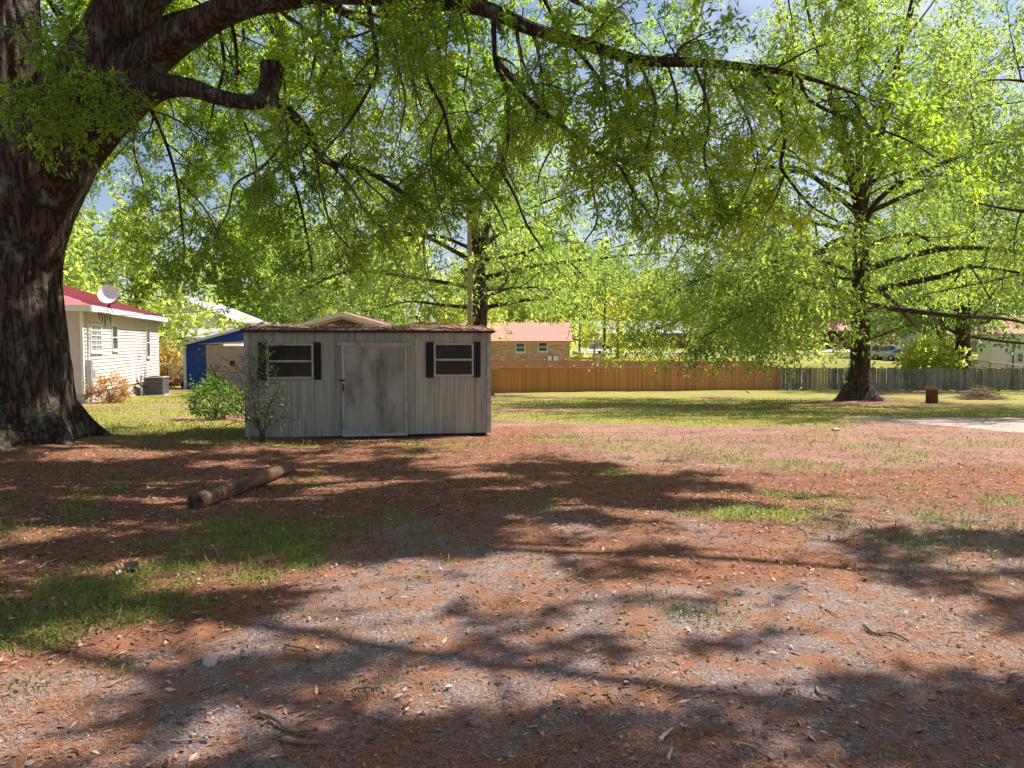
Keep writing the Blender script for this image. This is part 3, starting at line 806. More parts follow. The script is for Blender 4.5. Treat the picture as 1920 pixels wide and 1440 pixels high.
# unseen crown limbs, placed and sized so their leaves shade the foreground
V3 = lambda *a: np.array(a, float)
for tip, ln in ((V3(-1.5, 5.0, 9.0), 2.4), (V3(3.2, 6.6, 9.6), 2.4), (V3(6.6, 9.6, 9.8), 2.4), (V3(1.0, 9.2, 10.8), 2.2), (V3(4.4, 12.2, 11.2), 2.4), (V3(-3.8, 7.2, 10.0), 2.2),
                (V3(8.6, 6.4, 9.4), 2.2), (V3(-1.0, 13.6, 11.4), 2.2), (V3(8.8, 12.2, 10.6), 2.2), (V3(1.8, 3.6, 9.4), 2.0), (V3(5.2, 4.2, 9.2), 2.0), (V3(10.6, 9.0, 10.2), 2.2), (V3(7.2, 7.2, 11.4), 2.2), (V3(3.0, 9.4, 12.0), 2.2), (V3(9.8, 13.6, 11.6), 2.2), (V3(6.4, 14.6, 12.4), 2.2), (V3(1.6, 12.0, 12.2), 2.2)):
    s = C2 if tip[0] < 2 else C3
    m1 = s * .7 + tip * .3 + V3(0, 0, .8); m2 = s * .35 + tip * .65 + V3(0, 0, .9)
    deep([s, m1, m2, tip + V3(0, 0, .3), tip], .11, ln, .55, .5, .06, .06, 1, .50, 2.3, .3)
for tip in (V3(-11, 7, 9.5), V3(-12, 12, 10.5), V3(-9.5, 15.5, 10), V3(-6, 17, 10.5), V3(-7.5, 4.5, 9.8)):
    deep([D2, D2 * .65 + tip * .35 + V3(0, 0, .8), D2 * .3 + tip * .7 + V3(0, 0, .6), tip], .14, 2.3, .75, .5, .06, .06, 1, .65, 2.1, .35)
big.finish(voxel=0.038, bark_amp=0.055)

# ---------------------------------------------------------------- trees grown by rule
def rule_tree(name, label, base, h, spread, n_limbs, r, seed, leaf, leaf_m, bark_m='bark', per_twig=12, twig=(0.6, 1.1), step=0.9, first=0.18, droop=0.4, low_len=1.0, tint=0.5, group=None, lean=(0, 0), stems=1, blen=0.36, twig_step=0.5, cs=0.9, wood=False, trunk_top=0.9, clear=0.0, flare=1.7, keep=None, extra=()):
    t = Tree(name, label, (base[0], base[1], gz(*base) - 0.1), seed=seed, leaf=leaf, leaf_m=leaf_m, bark_m=bark_m, per_twig=per_twig, twig=twig, twig_step=twig_step, droop=droop, twig_wood=wood, sides=(20, 5, 3), group=group)
    t.keep = keep
    b = t.base; rng = t.rng
    fork = 0.42 if stems > 1 else trunk_top
    z = np.array([-0.015, 0.004, 0.026, 0.075, 0.16, 0.28, fork * .85, fork]) if fork > .35 else np.array([-0.03, 0.01, 0.03, 0.06, 0.1, fork * .6, fork * .85, fork])
    rad = np.array([r * flare * 1.1, r * flare, r * (1 + .45 * (flare - 1)), r * 1.08, r, r * .9, r * .72, r * (.6 if stems > 1 else .12)])
    P = np.stack([b[0] + lean[0] * z * h + rng.normal(0, r * .12, 8), b[1] + lean[1] * z * h + rng.normal(0, r * .12, 8), b[2] + z * h], 1)
    P[:3, :2] = b[:2]
    TP, TR = t.limb(P, list(np.interp(np.linspace(0, 1, 8), np.linspace(0, 1, 8), rad)), main=True)
    axes = [(TP, TR)]
    if stems > 1:
        top = TP[-1]
        for k in range(stems):
            a = 2 * math.pi * (k + 0.3) / stems + rng.uniform(-.4, .4)
            d = np.array([math.cos(a) * .30, math.sin(a) * .30, 1.0]) * rng.uniform(.85, 1.05)
            Q = [top - (0, 0, r * 1.5), top + d * h * .14, top + d * h * .30 + (0, 0, h * .02), top + d * h * .46 + (0, 0, h * .05)]
            axes.append(t.limb(Q, [r * .48, r * .36, r * .22, r * .06]))
    lo, hi = first * h, trunk_top * h
    for k in range(n_limbs):
        f = (k + rng.uniform(0, .8)) / n_limbs
        zz = lo + (hi - lo) * f
        ax = axes[0]
        if stems > 1 and zz > fork * h:
            ax = axes[1 + k % stems]
        j = int(np.argmin(np.abs(ax[0][:, 2] - b[2] - zz)))
        p, rr = ax[0][j], ax[1][j]
        az = k * 2.399 + rng.uniform(-.35, .35)
        env = (0.45 + 0.55 * math.sin(math.pi * min(1, f * 1.05 + .22))) if f > .12 else 0.95 * low_len
        ln = spread * env * rng.uniform(.8, 1.15) * (1 - .35 * f)
        el = -0.02 + 0.95 * f + rng.uniform(-.08, .12)
        d = np.array([math.cos(az) * math.cos(el), math.sin(az) * math.cos(el), math.sin(el)])
        dr_ = -0.10 * droop * (1 - f)
        Q = [p, p + d * ln * .33 + (0, 0, .03 * ln), p + d * ln * .66 + (0, 0, dr_ * ln * .5), p + d * ln + (0, 0, dr_ * 2.2 * ln)]
        Q[1] += rng.normal(0, .05 * ln, 3); Q[2] += rng.normal(0, .05 * ln, 3)
        r0 = min(rr * .5, 0.014 + 0.0125 * ln)
        LP, LR = t.limb(Q, [r0, r0 * .7, r0 * .45, r0 * .12])
        t.spawn(LP, LR, step=step, length=ln * blen, gravity=.05 * droop * 2, t0=.22 + clear * (1 - f), level=1, down=.08 * droop, tint=np.clip(tint + rng.normal(0, .1), 0, 1), child_step=cs)
    for Q in extra:
        ln = float(np.sum(np.linalg.norm(np.diff(np.array(Q), axis=0), axis=1)))
        LP, LR = t.limb(Q, [.065, .05, .034, .008])
        t.spawn(LP, LR, step=.30, length=ln * .24, gravity=.08, t0=.3, level=1, down=.25, tint=.62, child_step=.5)
    t.finish()
    return t.root

def keep_yard(p):
    r_ = math.hypot(p[0] - T2B[0], p[1] - T2B[1])
    if r_ < 4.6 and p[2] < 6.0: return False
    return p[2] > (0.7 + 1.0 * float(vnoise(p[0], p[1], 3)) if p[0] < T2B[0] - 3 else 3.2 + 1.0 * float(vnoise(p[0], p[1], 3)))
rule_tree('oak_tree', 'large oak with flared trunk and drooping lower limbs in front of the picket fence', T2B, 19.5, 11.0, 44, 0.37, 21, (0.18, 0.066), 'leaf_mid', per_twig=13, twig=(.5, 1.0), step=.8, first=.19, droop=.55, low_len=1.0, tint=.55, stems=5, twig_step=.27, cs=.55, clear=.15, flare=2.7, keep=keep_yard, extra=[[(14.3, 32, 2.9), (11.2, 30.6, 3.3), (8.8, 29.6, 2.7), (6.6, 28.9, 1.5)], [(14.3, 32, 3.3), (11.8, 29.2, 3.9), (9.8, 27.2, 3.4), (8.2, 25.6, 2.2)], [(14.3, 32, 4.2), (10.6, 32.2, 4.8), (7.6, 32.0, 4.2), (5.2, 31.6, 2.7)]])
rule_tree('oak_tree', 'wide crowned oak with gnarled low limbs rising behind the metal shed', (-1.9, 45.0), 20.0, 11.0, 36, 0.50, 33, (0.27, 0.095), 'leaf_mid', per_twig=12, twig=(.6, 1.1), step=1.0, first=.24, droop=.5, tint=.55, stems=4, twig_step=.46, cs=.85, clear=.2, keep=lambda p: p[2] > (3.4 if p[0] > 1.0 else 2.6) + .8 * float(vnoise(p[0], p[1], 5)))
rule_tree('oak_tree', 'oak with dark upright trunk behind the picket fence by the bright green bush', (33.0, 56.5), 19.0, 9.5, 28, 0.50, 45, (0.30, 0.10), 'leaf_mid', per_twig=12, twig=(.6, 1.2), step=1.0, first=.19, droop=.6, tint=.3, stems=3, twig_step=.36, cs=.70, keep=lambda p: p[2] > 2.6 + 1.2 * float(vnoise(p[0] * .7, p[1] * .7, 6)))
rule_tree('oak_tree', 'tall spreading oak whose leafy limbs hang beside the pale concrete slab', (21.5, 23.5), 18.0, 10.0, 34, 0.5, 57, (0.17, 0.055), 'leaf_mid', per_twig=13, twig=(.45, .9), step=.8, first=.2, droop=.6, tint=.72, stems=4, twig_step=.30, cs=.55,
          keep=lambda p: p[0] < 0.72 * p[1] + 3 and p[2] > 3.2 + 1.5 * float(vnoise(p[0] * .8, p[1] * .8, 2)))

BG = 'trees beyond the yards'
def bg_tree(label, x, y, h, spread, seed, leaf_m, tint=.5, r=.35, size=.5, bark='bark_grey', first=.16, stems=3, n=22, name='tree', pt=16):
    return rule_tree(name, label, (x, y), h, spread, n, r, seed, (size * 1.15, size * .55), leaf_m, bark, per_twig=pt, twig=(.8, 1.6), step=1.7, first=first, droop=.35, tint=tint, stems=stems, blen=.34, twig_step=.95, cs=1.6, group=BG)
bg_tree('fresh green tree behind the pink sided house, by its roof ridge', -33.5, 52, 15, 8.5, 101, 'leaf_pale', .5, size=.42)
bg_tree('leafy green tree rising over the satellite dish', -29.0, 60, 14.5, 7, 102, 'leaf_pale', .45, size=.42)
bg_tree('tall green tree to the side of the white two storey house', -40, 66, 19, 10, 103, 'leaf_mid', .6, size=.5)
bg_tree('round green tree behind the white two storey house', -24, 90, 17, 10, 104, 'leaf_mid', .5, size=.55)
bg_tree('broad tree with pale spring leaves behind the tan gable', -12, 78, 17, 10, 105, 'leaf_pale', .45, size=.5)
bg_tree('spreading tree behind the red roofed brick house', 1.0, 96, 18, 11, 106, 'leaf_pale', .55, size=.6)
bg_tree('tall pale green tree behind the grey roofed house', 14, 150, 19, 12, 107, 'leaf_pale', .5, size=.8)
bg_tree('yellow green tree behind the far end of the grey roofed house', 27, 146, 13, 9, 108, 'leaf_yellow', .45, size=.7)
bg_tree('dense dark green tree beside the red roofed far house', 43, 128, 19, 9, 109, 'leaf_mid', .3, size=.7)
bg_tree('open tree between the red roofed far house and the parked cars', 58, 128, 17, 10, 110, 'leaf_pale', .4, size=.7)
bg_tree('stout tree with dark trunk on the lawn behind the parked cars', 52.0, 96.5, 14, 8.5, 111, 'leaf_pale', .45, r=.62, size=.5, bark='bark', first=.24)
bg_tree('dark green tree behind the white cottage', 58, 84, 20, 9, 112, 'leaf_mid', .2, size=.55)
bg_tree('tall leafy tree on the rise behind the white cottage', 66, 82, 19, 9, 113, 'leaf_mid', .5, size=.45)
bg_tree('narrow dark evergreen tree behind the picket fence', 35.0, 63, 16, 4.4, 114, 'leaf_dark', .7, size=.36, first=.3, stems=1, n=26)
bg_tree('small yellow leaved tree beside the wishing well', 12.6, 92, 7.5, 3.6, 115, 'leaf_yellow', .6, r=.16, size=.34, first=.42, stems=1, n=14)
bg_tree('thin young tree with sparse leaves on the lawn by the road', 21.5, 90, 6.5, 3.2, 116, 'leaf_yellow', .3, r=.08, size=.26, first=.35, stems=1, n=12, pt=5)
bg_tree('nearly bare small tree over the wishing well', 8.6, 98, 7.0, 4.0, 117, 'leaf_yellow', .4, r=.13, size=.22, first=.3, stems=1, n=14, pt=3)
bg_tree('small pink flowering tree on the lawn behind the cars', 49, 102, 4.2, 2.4, 118, 'leaf_pink', .4, r=.09, size=.26, first=.35, stems=1, n=10)
bg_tree('hazy tree in the far tree line behind the road', 70, 165, 20, 12, 119, 'leaf_pale', .5, size=.9)
bg_tree('rounded tree in the far tree line behind the brick house', -4, 165, 19, 12, 120, 'leaf_mid', .6, size=.9)
bg_tree('big green tree far behind the blue gabled garage', -34, 104, 20, 12, 121, 'leaf_mid', .45, size=.7)
bg_tree('green tree far behind the pink sided house', -56, 90, 20, 12, 122, 'leaf_mid', .5, size=.7)
bg_tree('airy tree with thin trunk behind the yard oak', 25, 78, 17, 7.5, 123, 'leaf_pale', .35, r=.26, size=.42)

# ================================================================== object materials
M['shed_metal'] = mat('aged_white_metal', (0.325, 0.330, 0.288), (0.395, 0.400, 0.352), 3.0, 0.6, (6, 6, 0.5), 0.08, 30, rand=0.10, dirt=(0.16, 0.145, 0.115), dirt_scale=2.2, dirt_pos=(0.50, 0.82), dirt_stretch=(5, 5, 0.45))
M['shed_trim'] = mat('aged_trim', (0.37, 0.362, 0.336), (0.44, 0.432, 0.405), 5, 0.55, dirt=(0.17, 0.14, 0.11), dirt_scale=4, dirt_pos=(0.5, 0.72))
M['door_metal'] = mat('stained_door_metal', (0.305, 0.308, 0.275), (0.375, 0.378, 0.34), 2.0, 0.55, (1, 1, 0.7), 0.06, 40, dirt=(0.135, 0.122, 0.092), dirt_scale=2.3, dirt_pos=(0.44, 0.70), dirt_stretch=(1.6, 1.6, 0.55))
M['black_paint'] = mat('black_shutter_paint', (0.010, 0.010, 0.011), (0.016, 0.016, 0.017), 9, 0.6)
M['void'] = mat('dark_interior', (0.012, 0.011, 0.010), (0.02, 0.018, 0.016), 3, 0.9)  # near black painted for unlit interiors; also used on the soil clump
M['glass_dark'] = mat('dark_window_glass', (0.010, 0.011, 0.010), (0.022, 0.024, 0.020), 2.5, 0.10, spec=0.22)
M['glass'] = mat('window_glass', (0.05, 0.055, 0.06), (0.10, 0.11, 0.12), 2.5, 0.08, spec=0.6)
M['glass_pale'] = mat('curtained_glass', (0.30, 0.31, 0.33), (0.42, 0.43, 0.45), 3, 0.15, spec=0.5)
M['shed_roof'] = mat('rusty_roof', (0.20, 0.10, 0.075), (0.36, 0.20, 0.15), 5, 0.8, bump=.3, dirt=(0.05, 0.035, 0.028), dirt_scale=2.0, dirt_pos=(0.48, 0.6))
M['iron'] = mat('rusted_iron', (0.035, 0.025, 0.02), (0.07, 0.045, 0.03), 12, 0.7, metallic=.3)
M['wood_dark'] = mat('old_dark_wood', (0.05, 0.04, 0.032), (0.10, 0.08, 0.06), 8, 0.9, (4, 4, 1))
M['pink_siding'] = mat('pale_pink_siding', (0.60, 0.495, 0.475), (0.65, 0.545, 0.525), 1.2, 0.55, dirt=(0.54, 0.45, 0.42), dirt_scale=.8, dirt_pos=(.5, .8))
M['white_paint'] = mat('white_paint', (0.66, 0.66, 0.65), (0.74, 0.74, 0.73), 3, 0.5)
M['cream_trim'] = mat('cream_trim', (0.52, 0.46, 0.38), (0.60, 0.54, 0.46), 3, 0.6)
M['red_roof'] = mat('red_metal_roof', (0.40, 0.135, 0.14), (0.47, 0.18, 0.18), 2, 0.5, bump=.05)
M['red_shingle'] = mat('red_shingles', (0.42, 0.18, 0.145), (0.54, 0.26, 0.21), 9, 0.85, (1, 4, 4), 0.3, 40)
M['grey_roof'] = mat('lavender_grey_shingles', (0.30, 0.28, 0.32), (0.40, 0.375, 0.42), 6, 0.8, bump=.2)
M['block'] = mat('painted_block', (0.40, 0.36, 0.38), (0.48, 0.44, 0.45), 5, 0.85, bump=.2)
M['brick_dark'] = mat('foundation_brick', (0.16, 0.08, 0.06), (0.22, 0.12, 0.09), 12, 0.9)
M['blue_paint'] = mat('bright_blue_metal', (0.010, 0.055, 0.26), (0.014, 0.075, 0.32), 3, 0.5, (5, 5, .6), .05)
M['tan_siding'] = mat('tan_siding', (0.46, 0.35, 0.26), (0.53, 0.42, 0.32), 2.5, 0.65)
M['white_siding'] = mat('cool_white_siding', (0.74, 0.75, 0.80), (0.78, 0.79, 0.84), 2, 0.6)
M['cottage_siding'] = mat('cottage_white_siding', (0.76, 0.75, 0.73), (0.80, 0.79, 0.77), 2, 0.6, dirt=(.42, .37, .32), dirt_scale=1.6, dirt_pos=(.55, .8))
M['ac_metal'] = mat('grey_enclosure_metal', (0.13, 0.125, 0.135), (0.17, 0.165, 0.175), 8, 0.5)
M['ac_dark'] = mat('ac_coil', (0.02, 0.02, 0.022), (0.035, 0.035, 0.035), 20, 0.7)
M['grey_metal'] = mat('galvanised_grey', (0.36, 0.36, 0.37), (0.45, 0.45, 0.46), 8, 0.45, metallic=.4)
M['dish'] = mat('dish_white', (0.62, 0.62, 0.63), (0.70, 0.70, 0.71), 4, 0.4)
M['black_rubber'] = mat('black_rubber', (0.012, 0.012, 0.012), (0.02, 0.02, 0.02), 10, 0.7)
M['cable'] = mat('black_cable', (0.02, 0.02, 0.02), (0.03, 0.03, 0.03), 10, 0.6)
M['vinyl'] = mat('brown_vinyl', (0.45, 0.195, 0.088), (0.50, 0.22, 0.10), 1.2, 0.5, (1, 1, .3), rand=.14)
M['vinyl_far'] = mat('rosy_brown_vinyl', (0.46, 0.215, 0.155), (0.51, 0.245, 0.18), 1.2, 0.55, rand=.05)
M['picket'] = mat('weathered_picket', (0.17, 0.148, 0.125), (0.30, 0.265, 0.225), 3, 0.9, (9, 9, .7), 0.3, rand=.32, dirt=(.055, .055, .04), dirt_scale=1.4, dirt_pos=(.5, .75), dirt_stretch=(2, 2, .8))
M['picket_new'] = mat('new_pine_picket', (0.40, 0.29, 0.145), (0.50, 0.37, 0.20), 3, 0.8, (9, 9, .7), 0.2, rand=.08)
M['brick_tan'] = mat('tan_brick', (0.58, 0.325, 0.235), (0.70, 0.42, 0.31), 14, 0.9, rand=.22, bump=.3)
M['mortar'] = mat('mortar', (0.46, 0.36, 0.28), (0.52, 0.42, 0.33), 9, 0.95)
M['brick_red'] = mat('red_brick', (0.20, 0.065, 0.05), (0.28, 0.10, 0.075), 5, 0.9)
M['pole_wood'] = mat('utility_pole_wood', (0.30, 0.235, 0.17), (0.42, 0.34, 0.26), 2, 0.9, (10, 10, .5), .3)
M['log_wood'] = mat('weathered_pole_log', (0.12, 0.064, 0.040), (0.26, 0.15, 0.095), 3, 0.85, (9, .8, 9), 0.6, dirt=(.07, .04, .026), dirt_scale=2.5, dirt_pos=(.46, .62), dirt_stretch=(3, .6, 3))
M['log_end'] = mat('log_end_grain', (0.10, 0.06, 0.04), (0.17, 0.105, 0.07), 22, 0.9, dirt=(.035, .022, .016), dirt_scale=9, dirt_pos=(.45, .6))
M['rust'] = mat('rusty_barrel_steel', (0.11, 0.042, 0.022), (0.20, 0.085, 0.045), 7, 0.85, bump=.3)
M['stone'] = mat('pale_fieldstone', (0.42, 0.32, 0.25), (0.62, 0.51, 0.42), 16, 0.9, bump=.5, bscale=50)
M['stick'] = mat('dead_stick', (0.13, 0.085, 0.06), (0.27, 0.19, 0.135), 12, 0.9, (1, 1, 1), .4, rand=.25)
M['straw'] = mat('dry_stem', (0.42, 0.30, 0.19), (0.52, 0.39, 0.26), 12, 0.8)
M['asphalt'] = mat('pale_pink_road', (0.33, 0.27, 0.27), (0.40, 0.33, 0.32), 1.5, 0.9)  # pale pinkish road surface with mild noise
M['silver'] = mat('silver_car_paint', (0.52, 0.53, 0.56), (0.55, 0.56, 0.59), 2, 0.25, metallic=.5, spec=.5)
M['pale_blue'] = mat('pale_blue_car_paint', (0.34, 0.44, 0.62), (0.38, 0.48, 0.66), 2, 0.25, metallic=.3, spec=.5)
M['lamp_lens'] = mat('headlight_lens', (0.62, 0.63, 0.65), (0.7, 0.7, 0.72), 8, 0.15, spec=.6)
M['red_lens'] = mat('tail_lens', (0.35, 0.02, 0.02), (0.4, 0.03, 0.03), 8, 0.2)

# ------------------------------------------------------------------ shared builders
def lap_wall(x0, x1, z0, z1, y=0.0, h=0.11, lip=0.016, holes=()):
    """lap siding facing -y in the wall's own frame; holes are (x0,x1,z0,z1)"""
    mb = MB()
    n = max(1, int(round((z1 - z0) / h))); h = (z1 - z0) / n
    for k in range(n):
        a, b = z0 + k * h, z0 + (k + 1) * h
        cuts = [(x0, x1)]
        for (hx0, hx1, hz0, hz1) in holes:
            if b > hz0 + .01 and a < hz1 - .01:
                nc = []
                for c0, c1 in cuts:
                    if hx1 <= c0 or hx0 >= c1: nc.append((c0, c1)); continue
                    if hx0 > c0: nc.append((c0, hx0))
                    if hx1 < c1: nc.append((hx1, c1))
                cuts = nc
        for c0, c1 in cuts:
            mb.add([(c0, y - lip, a), (c1, y - lip, a), (c1, y, b), (c0, y, b), (c0, y + .03, a), (c1, y + .03, a), (c1, y + .03, b), (c0, y + .03, b)],
                   [(0, 1, 2, 3), (4, 5, 1, 0), (7, 6, 5, 4), (1, 5, 6, 2), (0, 3, 7, 4), (3, 2, 6, 7)])
    return mb

def window(parent, x0, x1, z0, z1, y, nx=1, nz=2, fw=0.06, frame_m='white_paint', glass_m='glass', bar=0.028, depth=0.05, rot=None, sill=True, loc=None, casing=True):
    """frame mesh named window, panes, bars and sill below it; faces -y"""
    mb = MB()
    mb.box(x0 - fw, x0, y - depth, y + .02, z0 - fw, z1 + fw); mb.box(x1, x1 + fw, y - depth, y + .02, z0 - fw, z1 + fw)
    mb.box(x0, x1, y - depth, y + .02, z1, z1 + fw); mb.box(x0, x1, y - depth, y + .02, z0 - fw, z0)
    if casing: mb.box(x0 - .10, x1 + .10, y + .0205, y + .0285, z0 - .20, z1 + .20)
    w = mb.build('window', M[frame_m], parent)
    dx, dz = (x1 - x0) / nx, (z1 - z0) / nz
    for i in range(nx):
        for j in range(nz):
            MB().box(x0 + i * dx + .004, x0 + (i + 1) * dx - .004, y - depth * .35, y - depth * .35 + .012, z0 + j * dz + .004, z0 + (j + 1) * dz - .004).build('pane', M[glass_m], w)
    for i in range(1, nx):
        MB().box(x0 + i * dx - bar / 2, x0 + i * dx + bar / 2, y - depth * .8, y - depth * .35 - .002, z0, z1).build('glazing_bar', M[frame_m], w)
    for j in range(1, nz):
        MB().box(x0, x1, y - depth * .85, y - depth * .35 - .003, z0 + j * dz - bar / 2, z0 + j * dz + bar / 2).build('glazing_bar', M[frame_m], w)
    if sill:
        MB().box(x0 - fw - .03, x1 + fw + .03, y - depth - .03, y + .02, z0 - fw - .045, z0 - fw - .001).build('sill', M[frame_m], w)
    return w

def gable_roof(x0, x1, y0, y1, ze, zr, t=0.10, along='x', ox=0.25, oy=0.3):
    """two sloping slabs; ridge along x or y"""
    mb = MB()
    if along == 'x':
        ym = (y0 + y1) / 2; sl = (zr - ze) / (ym - y0)
        a0, a1 = x0 - ox, x1 + ox
        f = y0 - oy; zf = ze - oy * sl; bk = y1 + oy
        mb.prism_x([(f, zf), (ym, zr), (bk, zf), (bk, zf + t), (ym, zr + t), (f, zf + t)], a0, a1)
    else:
        xm = (x0 + x1) / 2; sl = (zr - ze) / (xm - x0)
        b0, b1 = y0 - oy, y1 + oy
        l = x0 - ox; zl = ze - ox * sl; r = x1 + ox
        mb.prism([(l, zl), (xm, zr), (r, zl), (r, zl + t), (xm, zr + t), (l, zl + t)], b0, b1)
    return mb

def sag_wire(p, q, sag, n=14):
    p, q = np.array(p, float), np.array(q, float)
    t = np.linspace(0, 1, n + 1)[:, None]
    P = p * (1 - t) + q * t
    P[:, 2] -= sag * 4 * (t * (1 - t))[:, 0]
    return P

# ================================================================== the metal shed
sl, sr = np.array([-4.52, 13.06]), np.array([-0.40, 13.84])
SW = float(np.linalg.norm(sr - sl)); sang = math.atan2(sr[1] - sl[1], sr[0] - sl[0])
SD, SH, SB = 2.9, 1.90, 0.085
shed = empty('metal_shed', (sl[0], sl[1], gz(-2.4, 13.5) - 0.03), sang, 'weathered off-white metal shed with black shutters and a stained sliding door', 'shed')
PXM = SW / 458.0       # metres per photograph pixel on the front
wins = [((498 - 460) * PXM, (583 - 460) * PXM, 1.085, 1.69), ((808 - 460) * PXM, (886 - 460) * PXM, 1.105, 1.70)]
fw_ = MB()
wall = MB().box(0.02, SW - 0.02, SD - .03, SD, SB, SH).build('wall', M['shed_trim'], shed)
def rib_panel(w, z0, z1):
    """ribbed sheet facing -y, from x=0 to w"""
    prof = [(0, 0)]
    n = max(1, int(round(w / 0.075)))
    for k in range(n):
        c = (k + .5) * w / n
        big_ = (k % 4 == 0)
        hw, dp = (0.011, -0.012) if big_ else (0.006, -0.006)
        prof += [(c - hw * 1.6, 0), (c - hw, dp), (c + hw, dp), (c + hw * 1.6, 0)]
    prof += [(w, 0)]
    front = [(x, y) for x, y in prof]; m_ = len(front)
    vs = [(x, y, z0) for x, y in front] + [(x, y, z1) for x, y in front] + [(0, .012, z0), (w, .012, z0), (0, .012, z1), (w, .012, z1)]
    fs = [(i, i + 1, m_ + i + 1, m_ + i) for i in range(m_ - 1)]
    fs.append((2 * m_ + 1, 2 * m_, 2 * m_ + 2, 2 * m_ + 3))
    fs += [(0, m_, 2 * m_ + 2, 2 * m_), (m_ - 1, 2 * m_ + 1, 2 * m_ + 3, 2 * m_ - 1)]
    return MB().add(vs, fs)
edges_x = sorted(set([0.03] + [w_ for q in wins for w_ in q[:2]] + [SW - 0.03]))
spans = []
for a, b in zip(edges_x[:-1], edges_x[1:]):
    n = max(1, int(round((b - a) / 0.32)))
    for k in range(n):
        spans.append((a + (b - a) * k / n, a + (b - a) * (k + 1) / n))
fwall = MB().box(0.0, SW, 0.02, 0.05, SB - .0, SB + .06).box(0, SW, 0.02, 0.05, SH - .05, SH).build('front_wall', M['shed_trim'], shed)
fwall['label'] = 'front wall of ribbed upright metal sheets'
for a, b in spans:
    hole = [q for q in wins if a >= q[0] - .01 and b <= q[1] + .01]
    zz = [(SB, hole[0][2]), (hole[0][3], SH)] if hole else [(SB, SH)]
    for z0_, z1_ in zz:
        dz_ = random.uniform(-.004, .004)
        rib_panel(b - a - .004, z0_, z1_).build('siding_panel', M['shed_metal'], fwall, loc=(a + .002, random.uniform(-.002, .002), dz_))
for side, xx in (('l', 0), ('r', SW)):
    sw = MB().box(xx - .012 if side == 'l' else xx - .01, xx + .01 if side == 'l' else xx + .012, 0.03, SD, SB, SB + .05).build('side_wall', M['shed_trim'], shed)
    for k in range(9):
        w_ = SD / 9
        o = rib_panel(w_ - .004, SB, SH + .0).build('siding_panel', M['shed_metal'], sw, loc=(xx - (0.002 if side == 'l' else -0.002), (SD - k * w_) if side == 'l' else k * w_ + .002, 0), rot=(0, 0, -math.pi / 2 if side == 'l' else math.pi / 2))
    MB().prism_x([(0.04, SH), (SD - .03, SH), (SD / 2, SH + .105)], xx + (.005 if side == 'l' else -.03), xx + (.03 if side == 'l' else -.005)).build('gable_end', M['shed_metal'], sw)
for xx in (0.0, SW):
    s_ = -1 if xx == 0 else 1
    MB().box(min(xx - s_ * .05, xx + s_ * .016), max(xx - s_ * .05, xx + s_ * .016), -.018, -.013, SB, SH).box(min(xx + s_ * .016, xx + s_ * .021), max(xx + s_ * .016, xx + s_ * .021), -.018, .05, SB, SH).build('corner_trim', M['shed_trim'], shed)
MB().box(.05, SW - .05, .05, SD - .05, SB - .002, SB + .02).build('floor', M['wood_dark'], shed)
for yy in (.12, SD / 2, SD - .2):
    MB().box(.04, SW - .04, yy, yy + .09, -.08, SB - .004).build('skid', M['wood_dark'], shed)
rf = gable_roof(0, SW, 0, SD, SH + .005, SH + .125, .022, 'x', .07, .08).build('roof', M['shed_roof'], shed)
MB().box(-.07, SW + .07, -.092, -.081, SH - .025, SH + .018).build('fascia', M['iron'], rf)
nrib = 16
for k in range(nrib):
    x_ = -.06 + (SW + .1) * k / (nrib - 1)
    MB().add([(x_, -.08, SH + .012), (x_ + .03, -.08, SH + .012), (x_ + .03, SD / 2, SH + .142), (x_, SD / 2, SH + .142), (x_, -.08, SH + .030), (x_ + .03, -.08, SH + .030), (x_ + .03, SD / 2, SH + .160), (x_, SD / 2, SH + .160)],
             [(4, 5, 6, 7), (0, 1, 5, 4), (1, 2, 6, 5), (3, 0, 4, 7)]).build('roof_seam', M['shed_roof'], rf)
for (a, b, c, d) in wins:
    w = window(shed, a + .035, b - .035, c + .035, d - .035, -.004, 1, 2, .034, 'shed_trim', 'glass_dark', .035, .035, sill=False, casing=False)
    MB().box(a, b, .2, .21, c - .05, d + .05).build('dark_interior', M['void'], w)  # black sheet behind the pane stands in for the unlit inside
    for s0, s1 in ((a - .135, a - .003), (b + .003, b + .125)):
        sh_ = MB().box(s0, s1, -.03, -.012, c - .02, d + .02).build('shutter', M['black_paint'], shed, bevel=.004)
        nl = 14
        for k in range(nl):
            zc = c + .02 + (d - c - .04) * (k + .5) / nl
            MB().add([(s0 + .018, -.031, zc - .018), (s1 - .018, -.031, zc - .018), (s1 - .018, -.04, zc - .012), (s0 + .018, -.04, zc - .012), (s0 + .018, -.031, zc + .018), (s1 - .018, -.031, zc + .018)],
                     [(0, 1, 2, 3), (3, 2, 5, 4), (0, 3, 4), (1, 5, 2)]).build('slat', M['black_paint'], sh_)
dx0, dx1 = (634 - 460) * PXM, (757 - 460) * PXM
dz0, dz1 = .07, 1.895 - (641 - 616) * PXM
door = MB().box(dx0 + .04, dx1 - .04, -.05, -.03, dz0 + .04, dz1 - .03).build('door', M['door_metal'], shed)
for (q0, q1, r0, r1) in ((dx0, dx0 + .045, dz0, dz1), (dx1 - .045, dx1, dz0, dz1), (dx0 + .045, dx1 - .045, dz1 - .04, dz1), (dx0 + .045, dx1 - .045, dz0, dz0 + .05)):
    MB().box(q0, q1, -.062, -.026, r0, r1).build('door_frame', M['shed_trim'], door, bevel=.004)
for q in (0.30, 0.70):
    MB().box(dx0 + (dx1 - dx0) * q - .006, dx0 + (dx1 - dx0) * q + .006, -.054, -.0502, dz0 + .06, dz1 - .05).build('crease', M['door_metal'], door)
